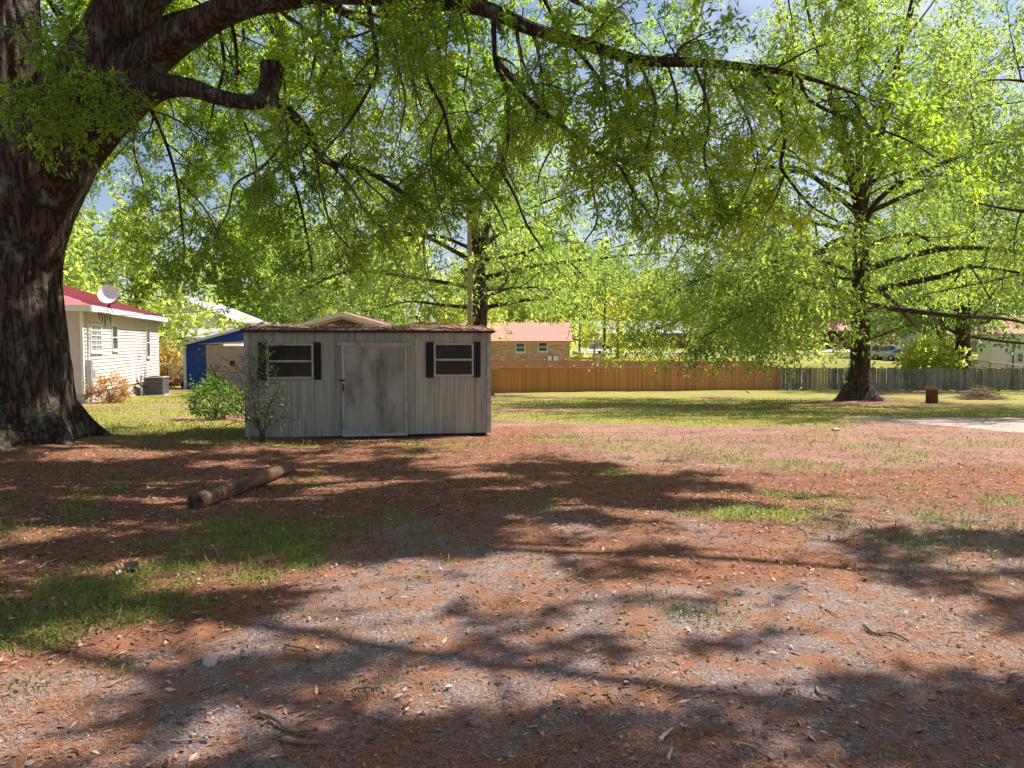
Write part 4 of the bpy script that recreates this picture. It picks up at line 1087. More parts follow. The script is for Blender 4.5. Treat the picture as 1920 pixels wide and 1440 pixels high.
MB().box(dx0 - .05, dx0 + .06, -.078, -.063, dz0 + .97, dz0 + 1.0).build('latch', M['iron'], door)
MB().box(dx0 + .018, dx0 + .042, -.085, -.063, dz0 + .80, dz0 + .93).build('handle', M['iron'], door, bevel=.004)
MB().prism_x([(-.085, dz1 - .01), (-.014, dz1 - .01), (-.014, dz1 + .045), (-.07, dz1 + .045), (-.085, dz1 + .03)], dx0 - .07, dx1 + .06).build('door_rail', M['shed_trim'], shed)
for zz in (.16, 1.02, 1.80):
    for k in range(24):
        x_ = .1 + k * (SW - .2) / 23
        if dx0 - .1 < x_ < dx1 + .1 or any(q[0] - .16 < x_ < q[1] + .16 and q[2] - .05 < zz < q[3] + .05 for q in wins): continue
        MB().lathe([(.006, 0), (.004, .004)], (0, 0), 6, False).build('screw', M['iron'], fwall, loc=(x_, -.016, zz), rot=(math.pi / 2, 0, 0))

# ================================================================== pink sided house
pa, pb = np.array([-14.3, 25.7]), np.array([-17.25, 37.6])
PL = float(np.linalg.norm(pb - pa)); pang = math.atan2(pb[1] - pa[1], pb[0] - pa[0])
pz = gz(-15.5, 30) - .15
ph = empty('pink_sided_house', (pa[0], pa[1], pz), pang, 'house with pale pink lap siding and a red metal roof beside the big oak', 'house')
zf, ze = 0.62, 2.72 - pz
def pX(px):      # position along the long wall for a photograph column
    u = (px - 960) / F_PX
    d = (pb - pa) / PL
    return (u * pa[1] - pa[0]) / (d[0] - u * d[1])
w1 = (pX(170), pX(189), 1.6 + (645 - 657) * 27.2 / F_PX - pz, 1.6 + (645 - 611) * 27.2 / F_PX - pz)
w2 = (pX(210.5), pX(219.5), 1.6 + (645 - 654) * 30 / F_PX - pz, 1.6 + (645 - 612) * 30 / F_PX - pz)
w3 = (pX(274.5), pX(280), 1.6 + (645 - 668) * 35.5 / F_PX - pz, 1.6 + (645 - 617) * 35.5 / F_PX - pz)
lap_wall(.06, PL - .06, zf, ze, 0, .125, .03, [(a - .09, b + .09, c - .12, d + .09) for a, b, c, d in (w1, w2, w3)]).build('wall', M['pink_siding'], ph)
HW = 9.0
lap_wall(0, HW, zf, ze, 0, .125, .03).build('end_wall', M['pink_siding'], ph, loc=(0.0, HW, 0), rot=(0, 0, -math.pi / 2))
MB().box(.1, PL - .1, .04, HW - .1, zf - .1, ze - .02).build('inner_wall', M['void'], ph)  # near black filler behind the siding stands for unlit rooms
for xx in (0, PL):
    MB().box(xx - .05, xx + .06, -.025, .06, zf, ze).build('corner_board', M['white_paint'], ph)
fo = MB().box(.03, PL - .03, .03, HW - .03, -.5, zf).build('foundation', M['block'], ph)
for k in range(5):
    x_ = 2.9 + k * 2.1
    MB().box(x_, x_ + .40, .01, .028, .18, .50).build('crawl_vent', M['ac_dark'], fo)
MB().box(5.5, 6.2, -.02, .028, .0, .58).build('access_door', M['cream_trim'], fo)
# hip-like shallow roof with a ridge along the house
rp = MB()
o_ = .38
zt = ze + .16
A = [(-o_, -o_, zt), (PL + o_, -o_, zt), (PL + o_, HW + o_, zt), (-o_, HW + o_, zt), (2.4, HW / 2, zt + 1.75), (PL - 3.4, HW / 2, zt + 1.75)]
A2 = [(x, y, z - .07) for x, y, z in A]
rp.add(A + A2, [(0, 1, 5, 4), (1, 2, 5), (2, 3, 4, 5), (3, 0, 4), (7, 6, 10, 11), (8, 7, 11), (9, 8, 11, 10), (6, 9, 10), (0, 6, 7, 1), (1, 7, 8, 2), (2, 8, 9, 3), (3, 9, 6, 0)])
prf = rp.build('roof', M['red_roof'], ph)
MB().box(-o_ + .02, PL + o_ - .02, -o_ - .022, -o_ - .004, zt - .20, zt - .01).build('fascia', M['white_paint'], prf)
MB().box(-o_ - .022, -o_ - .004, -o_, HW + o_, zt - .20, zt - .01).build('fascia', M['white_paint'], prf)
MB().box(-o_, PL + o_, -o_, .0, zt - .20, zt - .18).build('soffit', M['cream_trim'], prf)
MB().box(-o_, .0, .001, HW, zt - .20, zt - .18).build('soffit', M['cream_trim'], prf)
for k in range(26):      # standing seams of the metal roof
    x_ = -.2 + k * (PL + .3) / 25
    top = min(1.0, max(0.0, (x_ + o_) / (2.4 + o_)), max(0.0, (PL + o_ - x_) / (3.4 + o_)))
    if top < .05: continue
    y1_ = -o_ + (HW / 2 + o_) * top; z1_ = zt + 1.75 * top
    MB().add([(x_ - .015, -o_, zt), (x_ + .015, -o_, zt), (x_ + .015, y1_, z1_), (x_ - .015, y1_, z1_), (x_ - .015, -o_, zt + .03), (x_ + .015, -o_, zt + .03), (x_ + .015, y1_, z1_ + .03), (x_ - .015, y1_, z1_ + .03)],
             [(4, 5, 6, 7), (0, 1, 5, 4), (1, 2, 6, 5), (3, 0, 4, 7)]).build('roof_seam', M['red_roof'], prf)
window(ph, *w1, 0, 2, 5, .07, 'white_paint', 'glass_pale', .03)
window(ph, *w2, 0, 1, 2, .06, 'white_paint', 'glass', .04)
window(ph, *w3, 0, 1, 2, .06, 'white_paint', 'glass', .04)
cx_ = pX(160)
cd = MB().tube([(cx_, -.10, 1.1), (cx_, -.10, ze + .3)], .035, 8).build('conduit', M['grey_metal'], ph, True)
MB().box(cx_ - .10, cx_ + .16, -.2, -.02, .75, 1.75).build('meter_box', M['grey_metal'], ph, bevel=.01)
MB().box(cx_ + .55, cx_ + .75, -.12, -.02, 1.15, 1.42).build('junction_box', M['grey_metal'], ph, bevel=.01)
MB().tube([(cx_ + .2, -.05, .55), (cx_ + .22, -.05, 1.2)], .02, 6).build('conduit', M['grey_metal'], ph, True)
for k in range(5):
    q = cx_ + .1 + k * .35
    MB().tube(sag_wire((q, -.42, ze - .02), (q + .3, -.40, ze - .02), .25 + .12 * (k % 3), 8), .014, 5).build('drip_loop', M['cable'], ph, True)
for q, hgt in ((pX(255), .95), (pX(259), .6)):
    MB().tube([(q, -.18, -.2), (q, -.18, hgt)], .035, 8).build('drain_pipe', M['pink_siding'], ph, True)

# satellite dish on that roof
dp = at(203, 553, 27.6)
dish = empty('satellite_dish', (dp[0], dp[1], dp[2] - .42), 0, 'white satellite dish on the red roof of the pink sided house', 'satellite dish')
bm = MB()
prof = []
for k in range(7):
    r_ = .33 * k / 6
    prof.append((max(r_, .002), .10 * (k / 6) ** 2))
bm.lathe(prof, (0, 0), 24, False, False)
prof2 = [(r_ + .004, z_ - .012) for r_, z_ in prof]
bm.lathe(prof2, (0, 0), 24, False, False)
dl = bm.build('reflector', M['dish'], dish, True, loc=(0, 0, .42), rot=(math.radians(68), math.radians(-6), math.radians(20)))
dl.scale = (1.0, 1.12, 1.0)
MB().tube([(0, .06, -.25), (.0, .06, .15), (.0, .02, .42)], .024, 8).build('mast', M['iron'], dish, True)
MB().tube([(.0, .03, .10), (.25, -.05, .14), (.46, -.08, .40)], .014, 6).build('feed_arm', M['iron'], dish, True)
MB().lathe([(.03, 0), (.045, .02), (.045, .08), (.03, .1)], (0, 0), 10).build('receiver', M['dish'], dish, True, loc=(.47, -.08, .38))
for s_ in (-.16, .18):
    MB().tube([(s_, -.06, -.22), (.0, .06, .12)], .013, 6).build('brace', M['iron'], dish, True)

# air conditioner
ap = on_ground(294, 741)
ac = empty('air_conditioner', tuple(ap), pang - .1, 'dark grey air conditioner unit beside the pink house foundation', 'air conditioner')
MB().box(-.46, .46, -.46, .46, -.1, .06).build('pad', M['block'], ac)
MB().box(-.36, .36, -.36, .36, .061, .74).build('coil', M['ac_dark'], ac)
for s0 in (-1, 1):
    for s1 in (-1, 1):
        MB().box(min(s0 * .34, s0 * .40), max(s0 * .34, s0 * .40), min(s1 * .34, s1 * .40), max(s1 * .34, s1 * .40), .061, .76).build('corner_post', M['ac_metal'], ac)
for k in range(10):
    z_ = .10 + k * .064
    MB().box(-.39, .39, -.395, -.37, z_, z_ + .034).box(-.39, .39, .37, .395, z_, z_ + .034).box(-.395, -.37, -.369, .369, z_, z_ + .034).box(.37, .395, -.369, .369, z_, z_ + .034).build('louvre', M['ac_metal'], ac)
top_ = MB().box(-.42, .42, -.42, .42, .761, .82).build('top_cover', M['grey_metal'], ac, bevel=.015)
MB().lathe([(.28, .822), (.28, .84), (.05, .86), (.04, .84)], (0, 0), 20, False, True).build('fan_guard', M['ac_dark'], top_, True)
MB().tube([(-.40, .3, .35), (-.62, .5, .5), (-.75, .9, 1.3)], .03, 6).build('refrigerant_line', M['black_rubber'], ac, True)

# ================================================================== shrubs
def shrub(name, label, base, rx, rz, n, leaf, leaf_m, seed, stems=8, tint=.5, per=10, ry=None, cat='shrub', hollow=.45):
    t = Tree(name, label, (base[0], base[1], base[2] - .03), cat, seed=seed, leaf=leaf, leaf_m=leaf_m, per_twig=per, twig=(rx * .18, rx * .42), droop=.12, twig_wood=False)
    rng = t.rng; b = t.base; ry = ry or rx
    for k in range(stems):
        a = k * 2.4; r_ = rng.uniform(.15, .8)
        P = np.array([b, b + (math.cos(a) * rx * r_ * .4, math.sin(a) * ry * r_ * .4, rz * .5), b + (math.cos(a) * rx * r_, math.sin(a) * ry * r_, rz * rng.uniform(.75, .98))])
        t.fine.append((catmull(P, 4), np.linspace(.018, .004, 9) * (rx / .6 if rx > .6 else 1), 5))
    d = rng.normal(0, 1, (n, 3)); d /= np.linalg.norm(d, axis=1, keepdims=True)
    rad = rng.uniform(hollow, 1.0, n) ** .6 * (0.78 + .34 * np.array([vnoise(q[0] * 2.3 + seed, q[1] * 2.3 + q[2] * 2.1, seed) for q in d]))
    c = b + np.array([0, 0, rz * .52])
    for i in range(n):
        p = c + d[i] * rad[i] * np.array([rx, ry, rz * .52])
        if p[2] < b[2] + .05: continue
        t.tw_p0.append(p); t.tw_d.append(d[i] * .6 + rng.normal(0, .5, 3) + (0, 0, .35)); t.tw_len.append(rng.uniform(*t.twig)); t.tw_tint.append(np.clip(tint + .35 * (d[i][2]) * .5 + rng.normal(0, .15), 0, 1)); t.tw_sc.append(1.0)
    return t.finish()
sb = on_ground(404, 786)
shrub('holly_bush', 'leafy green bush growing beside the shed corner on mulch', sb, .56, .88, 240, (.075, .042), 'leaf_shrub', 71, tint=.22)
nb = on_ground(208, 755)
shrub('nandina_shrub', 'rusty orange and green shrub against the pink house foundation', nb, .62, .82, 170, (.13, .035), 'leaf_rust', 72, tint=.4)
gb_ = at(1748, 692, 57.5)
shrub('bright_green_bush', 'big bright green bush behind the weathered picket fence', (gb_[0], gb_[1], gz(gb_[0], gb_[1])), 2.0, 3.2, 420, (.42, .18), 'leaf_pale', 73, tint=.95, stems=12)
bb = at(312, 700, 46)
shrub('brown_leaved_bush', 'brownish sparse bush between the pink house and the blue gabled garage', (bb[0], bb[1], gz(bb[0], bb[1])), 1.0, 2.6, 150, (.22, .08), 'leaf_rust', 74, tint=.55)
# leggy shrub in front of the shed
lp = on_ground(492, 828)
lt = Tree('leggy_shrub', 'thin nearly bare shrub leaning on the shed corner next to the leafy bush', (lp[0], lp[1], lp[2] - .04), 'shrub', seed=81, leaf=(.045, .022), leaf_m='leaf_shrub', per_twig=3, twig=(.05, .16), twig_step=.13, droop=.0, twig_wood=True)
for tip in ((380, 668), (405, 705), (470, 655), (440, 690), (520, 705), (500, 650), (535, 760), (455, 745)):
    q = at(tip[0], tip[1], lp[1] - .1 - random.uniform(0, .45)); m_ = lp * .5 + q * .5 + np.array([.10 * random.uniform(-1, 1), .1 * random.uniform(-1, 1), .16 * random.uniform(-.3, 1)])
    n1_ = lp * .78 + m_ * .22 + np.array([.05 * random.uniform(-1, 1), 0, .14]); n2_ = m_ * .5 + q * .5 + np.array([.08 * random.uniform(-1, 1), 0, .07 * random.uniform(-1, 1)])
    LP, LR = lt.limb([lp + (random.uniform(-.05, .05), 0, 0), n1_, m_, n2_, q], [.011, .009, .007, .005, .0025], part=False)
    lt.spawn(LP, LR, step=.11, length=.32, gravity=.0, t0=.25, level=1 if random.random() < .25 else 0, down=-.08, out=.9, tint=.6, child_step=.12)
lt.finish()

# ================================================================== blue gabled garage, white two storey house
q0 = at(345, 730, 43)
bg_ = empty('blue_gabled_garage', (q0[0], q0[1], gz(q0[0], q0[1]) - .05), math.radians(5), 'garage with bright blue gable and tan wall next to the shed', 'garage')
gzb = bg_.location[2]
ev = 1.39 - gzb; pk = 2.5 - gzb; GW = 7.2; GD = 7.0
MB().box(0, .16, -.05, .12, -.3, ev).build('corner_post', M['white_paint'], bg_)
MB().box(.17, 1.22, .0, .06, -.2, ev + .28).build('blue_panel', M['blue_paint'], bg_)
lap_wall(1.23, GW, -.1, ev + .1, .02, .2, .014, [(3.2, 3.5, .9, 1.25)]).build('wall', M['tan_siding'], bg_)
MB().box(2.55, 2.78, -.02, .03, 1.32, 1.62).build('vent', M['black_paint'], bg_)
MB().prism([(.0, ev + .10), (GW, ev + .62), (GW, ev + .66), (GW, pk + .0), (GW / 2, pk), (.0, ev + .12)], -.12, -.0).build('gable', M['blue_paint'], bg_)
MB().prism([(1.0, ev + .20), (GW, ev + .30), (GW, ev + .62), (1.0, ev + .22)], -.16, -.122).build('awning_edge', M['cream_trim'], bg_)
MB().box(.1, GW, .07, GD, -.1, ev).build('inner_wall', M['tan_siding'], bg_)
rfb = gable_roof(0, GW, 0, GD, ev + .14, pk + .04, .09, 'y', .16, .25).build('roof', M['grey_roof'], bg_)
MB().prism([(-.16, ev + .06), (GW / 2, pk - .02), (GW / 2, pk + .13), (-.16, ev + .20)], -.28, -.252).build('rake_board', M['white_paint'], rfb)
MB().prism([(GW / 2, pk - .02), (GW + .16, ev + .06), (GW + .16, ev + .20), (GW / 2, pk + .13)], -.28, -.252).build('rake_board', M['white_paint'], rfb)

wh0 = at(331, 700, 70); wz = gz(wh0[0], wh0[1])
wh = empty('two_storey_house', (wh0[0] - 4.0, wh0[1], wz), 0, 'white two storey house with gable end behind the blue gabled garage', 'house')
wr = at(437, 600, 70)[0] - (wh0[0] - 4.0); wze = at(437, 601, 70)[2] - wz; wzp = wze + wr / 2 * .40
lap_wall(0, wr, .0, wze, 0, .2, .02, [(wr - 1.25, wr - .55, wze - 1.5, wze - .3)]).build('wall', M['white_siding'], wh)
MB().prism([(0, wze), (wr, wze), (wr / 2, wzp)], 0, .1).build('gable', M['white_siding'], wh)
MB().box(.1, wr - .1, .11, 9, 0, wze - .02).build('inner_wall', M['white_siding'], wh)
gable_roof(0, wr, 0, 9, wze, wzp, .16, 'y', .45, .4).build('roof', M['grey_roof'], wh)
window(wh, wr - 1.12, wr - .62, wze - 1.4, wze - .4, 0, 1, 2, .08, 'white_paint', 'glass_pale', .05)
lz = at(360, 620, 62)
lo_ = empty('low_outbuilding', (lz[0] - 3.5, lz[1], gz(lz[0], lz[1])), 0, 'low grey roofed outbuilding in front of the white two storey house', 'outbuilding')
lh = lz[2] - lo_.location[2]
MB().box(0, 6, 0, 4, -.1, lh - .5).build('wall', M['tan_siding'], lo_)
gable_roof(0, 6, 0, 4, lh - .55, lh + .15, .1, 'x', .3, .3).build('roof', M['grey_roof'], lo_)
MB().box(1.4, 3.9, -.06, -.004, .05, 1.6).build('garage_door', M['white_paint'], lo_)

# riding mower and basket near the blue garage
mp_ = on_ground(327, 727)
mw = empty('riding_mower', tuple(mp_), math.radians(20), 'dark riding mower parked beside the blue gabled garage', 'mower')
MB().prism([(-.7, .25), (.75, .25), (.8, .5), (.7, .62), (.15, .62), (.0, .42), (-.45, .42), (-.55, .55), (-.7, .5)], -.28, .28).build('body', M['cottage_siding'], mw, bevel=.03)
MB().prism([(-.55, .56), (-.1, .56), (-.08, .66), (-.42, .68), (-.5, 1.02), (-.62, 1.0)], -.22, .22).build('seat', M['black_rubber'], mw, bevel=.03)
MB().tube([(.35, 0, .6), (.18, 0, .92)], .025, 6).build('steering_column', M['black_rubber'], mw)
th = [(.18 + .17 * math.sin(a) * .4, .17 * math.cos(a), .92 + .17 * math.sin(a) * .5) for a in np.linspace(0, 2 * math.pi, 13)]
MB().tube(th, .018, 6, False).build('steering_wheel', M['black_rubber'], mw)
for xx, rr_, yy in ((-.5, .27, .34), (-.5, .27, -.34), (.55, .19, .32), (.55, .19, -.32)):
    o = MB().lathe([(rr_ * .5, -.09), (rr_, -.08), (rr_, .08), (rr_ * .5, .09)], (0, 0), 18).build('wheel', M['black_rubber'], mw, True, loc=(xx, yy, rr_ - .02), rot=(math.pi / 2, 0, 0))
MB().lathe([(.02, .10), (.4, .12), (.42, .2), (.1, .24)], (0, 0), 18).build('mower_deck', M['black_paint'], mw, True)
MB().lathe([(.25, .62), (.33, .8), (.30, 1.0), (.12, 1.08)], (0, 0), 14).build('grass_bag', M['black_rubber'], mw, True, loc=(-.95, 0, -.2))
bk = on_ground(357, 727)
bsk = empty('wire_basket', tuple(bk), 0, 'small pale wire basket standing by the blue garage panel', 'basket')
for k in range(9):
    a = 2 * math.pi * k / 9
    MB().tube([(.14 * math.cos(a), .14 * math.sin(a), 0), (.2 * math.cos(a), .2 * math.sin(a), .42)], .016, 5).build('upright', M['cream_trim'], bsk)
for z_, r_ in ((.03, .145), (.22, .175), (.42, .2)):
    MB().tube([(r_ * math.cos(a), r_ * math.sin(a), z_) for a in np.linspace(0, 2 * math.pi, 15)], .018, 5, False).build('hoop', M['cream_trim'], bsk)

# tan gable behind the shed
tg = at(643, 700, 34)
tz = gz(tg[0], tg[1])
gh = empty('tan_gabled_garage', (tg[0] - 3.2, tg[1], tz), 0, 'tan gabled garage whose gable peak shows above the shed roof', 'garage')
gp = at(643, 589, 34)[2] - tz; ge = gp - 3.2 * .29
lap_wall(0, 6.4, 0, ge, 0, .2, .016).build('wall', M['tan_siding'], gh)
MB().prism([(0, ge), (6.4, ge), (3.2, gp - .02)], 0, .06).build('gable', M['tan_siding'], gh)
MB().prism([(1.7, ge + .29 * 1.0), (4.7, ge + .29 * 1.0), (3.2, gp - .22)], -.02, -.002).build('gable_vent', M['wood_dark'], gh)
MB().box(.1, 6.3, .07, 6, 0, ge - .02).build('inner_wall', M['tan_siding'], gh)
rg = gable_roof(0, 6.4, 0, 6, ge, gp, .10, 'y', .3, .25).build('roof', M['red_shingle'], gh)
MB().prism([(-.3, ge - .14), (3.2, gp - .10), (3.2, gp + .09), (-.3, ge + .02)], -.285, -.252).build('rake_board', M['cream_trim'], rg)
MB().prism([(3.2, gp - .10), (6.7, ge - .14), (6.7, ge + .02), (3.2, gp + .09)], -.285, -.252).build('rake_board', M['cream_trim'], rg)

# ================================================================== tan brick house
bh0 = at(760, 700, 76); bzr = gz(at(990, 700, 76)[0], 76)
bh = empty('brick_house', (bh0[0], bh0[1], bzr), math.radians(-1.0), 'tan brick house with a salmon red shingle roof behind the brown fences', 'house')
BL = at(1066, 700, 76)[0] - bh0[0]; be = at(1000, 640, 76)[2] - bzr; br = at(1000, 607, 80)[2] - bzr
def bX(px): return at(px, 700, 76)[0] - bh0[0]
def bZ(py): return at(1000, py, 76)[2] - bzr
bw = [(bX(968), bX(983), bZ(659), bZ(644)), (bX(1010), bX(1025), bZ(658), bZ(643))]
bwall = MB().box(0, BL, .03, .3, -.3, be).build('wall', M['mortar'], bh)
brick_me = MB().box(0, .40, 0, .05, 0, .132).mesh('brick')
brick_me.materials.append(M['brick_tan'])
row = 0; z_ = bZ(684); nbk = 0
while z_ < be - .14:
    x_ = bX(905) - (0.21 if row % 2 else 0)
    while x_ < BL - .42:
        if not any(x_ + .40 > a - .1 and x_ < b + .1 and z_ + .13 > c - .15 and z_ < d + .1 for a, b, c, d in bw) and nbk < 300:
            link('brick', brick_me, None, bwall, (x_, -.005 + random.uniform(-.006, .004), z_)); nbk += 1
        x_ += .42
    z_ += .148; row += 1
MB().box(0, bX(905) - .3, -.005, .028, -.3, be).build('brick_face', M['brick_tan'], bwall)
MB().box(BL - .02, BL + .12, -.06, .3, -.3, be).build('corner_board', M['cream_trim'], bh)
for q in bw: window(bh, *q, -.0, 1, 2, .10, 'white_paint', 'glass', .07, .06)
MB().box(-.2, BL + .1, -.30, .03, be - .02, be + .02).build('soffit', M['cream_trim'], bh)
MB().box(0, BL, -.02, .0, be - .30, be - .021).build('frieze_board', M['cream_trim'], bh)
gable_roof(0, BL, 0, 8, be + .1, br, .12, 'x', .35, .42).build('roof', M['red_shingle'], bh)
MB().prism_x([(.0, be), (8, be), (4, br)], BL - .05, BL + .02).build('gable', M['brick_tan'], bh)
MB().box(0, BL, .301, 8, -.3, be - .03).build('inner_wall', M['mortar'], bh)
for px in (1030, 1041):
    u_ = MB().box(bX(px - 4), bX(px + 4), -.38, -.05, bZ(676), bZ(667)).build('meter_box', M['white_paint'], bh, bevel=.02)
MB().tube([(bX(1046), -.1, bZ(690)), (bX(1046), -.1, bZ(668))], .04, 6).build('conduit', M['white_paint'], bh)

# ================================================================== vinyl fences
def fence_line(p, q, n):
    return [np.array(p) * (1 - k / n) + np.array(q) * (k / n) for k in range(n + 1)]
def vinyl_fence(label, p, q, n, h, m, dz=0.0):
    pts = fence_line(p, q, n)
    ang = math.atan2(q[1] - p[1], q[0] - p[0])
    root = empty('vinyl_fence', (p[0], p[1], gz(*p)), 0, label, 'fence')
    L_ = float(np.linalg.norm(np.array(q) - np.array(p))) / n
    pm = MB().box(-.065, .065, -.065, .065, -.25, h + .06).mesh('post'); pm.materials.append(M[m])
    cm = MB().add([(-.08, -.08, h + .061), (.08, -.08, h + .061), (.08, .08, h + .061), (-.08, .08, h + .061), (-.08, -.08, h + .09), (.08, -.08, h + .09), (.08, .08, h + .09), (-.08, .08, h + .09), (0, 0, h + .14)],
                 [(3, 2, 1, 0), (0, 1, 5, 4), (1, 2, 6, 5), (2, 3, 7, 6), (3, 0, 4, 7), (4, 5, 8), (5, 6, 8), (6, 7, 8), (7, 4, 8)]).mesh('post_cap'); cm.materials.append(M[m])
    mb = MB()
    w_ = L_ - .135
    nb_ = 10
    for k in range(nb_):
        a, b = k * w_ / nb_, (k + 1) * w_ / nb_
        mb.box(a + .004, b - .004, -.018, .018, .13, h - .10)
        mb.box(a, b, -.010, .010, .12, h - .09)
    back = MB().box(0, w_, -.006, .006, .12, h - .09)
    bm_ = back.mesh('panel'); bm_.materials.append(M[m])
    bd = MB().box(.007, w_ / nb_ - .007, -.02, -.0065, .135, h - .105).mesh('board'); bd.materials.append(M[m])
    rm = MB().box(0, w_, -.03, .03, h - .10, h).mesh('top_rail'); rm.materials.append(M[m])
    rm2 = MB().box(0, w_, -.03, .03, .06, .14).mesh('bottom_rail'); rm2.materials.append(M[m])
    for k, c in enumerate(pts):
        zc = gz(*c) - root.location[2] + random.uniform(-.012, .012) + dz
        o = link('post', pm, None, root, (c[0] - p[0], c[1] - p[1], zc), (0, 0, ang))
        link('post_cap', cm, None, o)
        if k < n:
            z2 = (zc + gz(*pts[k + 1]) - root.location[2] + dz) / 2
            d = (pts[k + 1] - c) / np.linalg.norm(pts[k + 1] - c)
            s_ = c + d * .0675
            o = link('panel', bm_, None, root, (s_[0] - p[0], s_[1] - p[1], z2), (0, 0, ang))
            link('top_rail', rm, None, o); link('bottom_rail', rm2, None, o)
            for kb in range(nb_ if dz < 0 else 0): link('board', bd, None, o, (kb * w_ / nb_, random.uniform(-.003, .003), 0))
vinyl_fence('reddish brown vinyl privacy fence along the near edge of the back lawn', (-3.9, 50.6), (18.75, 54.5), 14, 1.74, 'vinyl', -.10)
vinyl_fence('rosy brown vinyl fence standing behind the nearer brown fence', (-6.0, 62.0), (20.0, 63.5), 15, 1.84, 'vinyl_far', .03)

# ================================================================== weathered picket fence
pf0, pf1 = np.array([18.95, 54.6]), np.array([38.5, 52.4])
pf = empty('picket_fence', (pf0[0], pf0[1], gz(*pf0)), 0, 'weathered grey dog-eared picket fence with a few new yellow boards', 'fence')
pfa = math.atan2(pf1[1] - pf0[1], pf1[0] - pf0[0]); pfl = float(np.linalg.norm(pf1 - pf0))
PH = 1.56
pk_me = MB().prism([(0, .03), (.205, .03), (.205, PH - .06), (.15, PH), (.055, PH), (0, PH - .06)], -.011, .011).mesh('picket'); pk_me.materials.append(M['picket'])
pn_me = MB().prism([(0, .03), (.205, .03), (.205, PH - .06), (.15, PH), (.055, PH), (0, PH - .06)], -.011, .011).mesh('new_picket'); pn_me.materials.append(M['picket_new'])
n = int(pfl / .22)
for k in range(n):
    c = pf0 + (pf1 - pf0) * ((k * .22) / pfl)
    pxc = 960 + F_PX * c[0] / c[1]
    new = 1518 < pxc < 1551
    link('picket', pn_me if new else pk_me, None, pf, (c[0] - pf0[0], c[1] - pf0[1] - random.uniform(0, .008), gz(*c) - pf.location[2] + random.uniform(-.03, .03)), (0, random.uniform(-.012, .012), pfa), (1, 1, random.uniform(.985, 1.015)))
for k in range(9):
    c = pf0 + (pf1 - pf0) * (k / 8.0)
    MB().box(-.05, .05, .07, .17, -.2, PH - .05).build('post', M['picket'], pf, loc=(c[0] - pf0[0], c[1] - pf0[1], gz(*c) - pf.location[2]), rot=(0, 0, pfa))
    if k < 8:
        c2 = pf0 + (pf1 - pf0) * ((k + 1) / 8.0)
        for z_ in (.35, 1.25):
            a = np.array([c[0] - pf0[0], c[1] - pf0[1] + .045, gz(*c) - pf.location[2] + z_]); b = np.array([c2[0] - pf0[0], c2[1] - pf0[1] + .045, gz(*c2) - pf.location[2] + z_])
            MB().tube([a, b], .04, 4).build('rail', M['picket'], pf)

# ================================================================== poles and wires
def pole(label, px, pyt, Y, r, m='pole_wood', cross=True):
    p = at(px, pyt, Y); z0_ = gz(p[0], p[1])
    root = empty('utility_pole', (p[0], p[1], z0_ - .2), 0, label, 'utility pole')
    MB().tube([(0, 0, 0), (0.02, 0, (p[2] - z0_) * .5), (0, 0, p[2] - z0_ + .2)], [r, r * .9, r * .75], 12).build('shaft', M[m], root, True)
    if cross:
        MB().box(-.9, .9, -.06, .06, p[2] - z0_ - .45, p[2] - z0_ - .33).build('crossarm', M[m], root)
        for s_ in (-.8, -.3, .3, .8):
            MB().lathe([(.03, 0), (.05, .04), (.03, .12)], (0, 0), 8).build('insulator', M['grey_metal'], root, loc=(s_, 0, p[2] - z0_ - .33))
    return p
t1 = pole('pale wooden utility pole rising behind the shed roof', 880, 418, 40, .15, cross=False)
t2 = pole('thin dark utility pole beside the wishing well', 1134, 522, 80, .14, 'wood_dark')
def wire(label, p, q, sag, r=.012):
    P = sag_wire(p, q, sag, 18)
    tag(MB().tube(P, r, 5).build('power_line', M['cable'], None, True), label, 'wire')
wire('power line slung from the pale pole towards the dark thin pole', t1 - (0, 0, .3), t2 - (0, 0, .35), .7)
wire('power line running from the dark thin pole past the yard oak', t2 - (0, 0, .35), at(2050, 520, 76), 1.0, .018)
wire('lower cable from the dark thin pole across the back lawns', t2 - (0, 0, 1.3), at(2050, 600, 76), .6, .018)
wire('service cable from the pale pole to the pink house roof', t1 - (0, 0, 1.0), at(196, 592, 27.0), .9, .012)
wire('service cable from the pale pole over the blue gabled garage', t1 - (0, 0, 1.8), at(300, 640, 37), .5, .012)
wire('power line from the pale pole running off over the pink house', t1 - (0, 0, .2), at(-150, 400, 42), 1.0, .014)

# ================================================================== wishing well
wp = at(1124, 676, 83)
ww = empty('wishing_well', (wp[0], wp[1], gz(wp[0], wp[1])), math.radians(18), 'small roofed wooden wishing well on the green lawn', 'wishing well')
MB().lathe([(.68, -.1), (.70, .9), (.74, .9), (.74, .98), (.58, .98), (.58, .4)], (0, 0), 8, True, True).build('basin', M['tan_siding'], ww)
for k in range(8):
    a = math.pi / 8 + k * math.pi / 4
    MB().box(-.05, .05, -.05, .05, -.05, .93).build('stave', M['pole_wood'], ww, loc=(.69 * math.cos(a), .69 * math.sin(a), 0), rot=(0, 0, a))
for s_ in (-1, 1):
    MB().box(s_ * .62 - .06, s_ * .62 + .06, -.06, .06, .9, 1.95).build('roof_post', M['wood_dark'], ww)
gable_roof(-.62, .62, -.55, .55, 1.72, 2.15, .05, 'y', .32, .3).build('roof', M['wood_dark'], ww)
MB().tube([(-.62, 0, 1.55), (.62, 0, 1.55)], .05, 8).build('windlass', M['wood_dark'], ww)
MB().lathe([(.12, 1.0), (.16, 1.28), (.17, 1.3)], (0, 0), 12).build('bucket', M['black_paint'], ww)

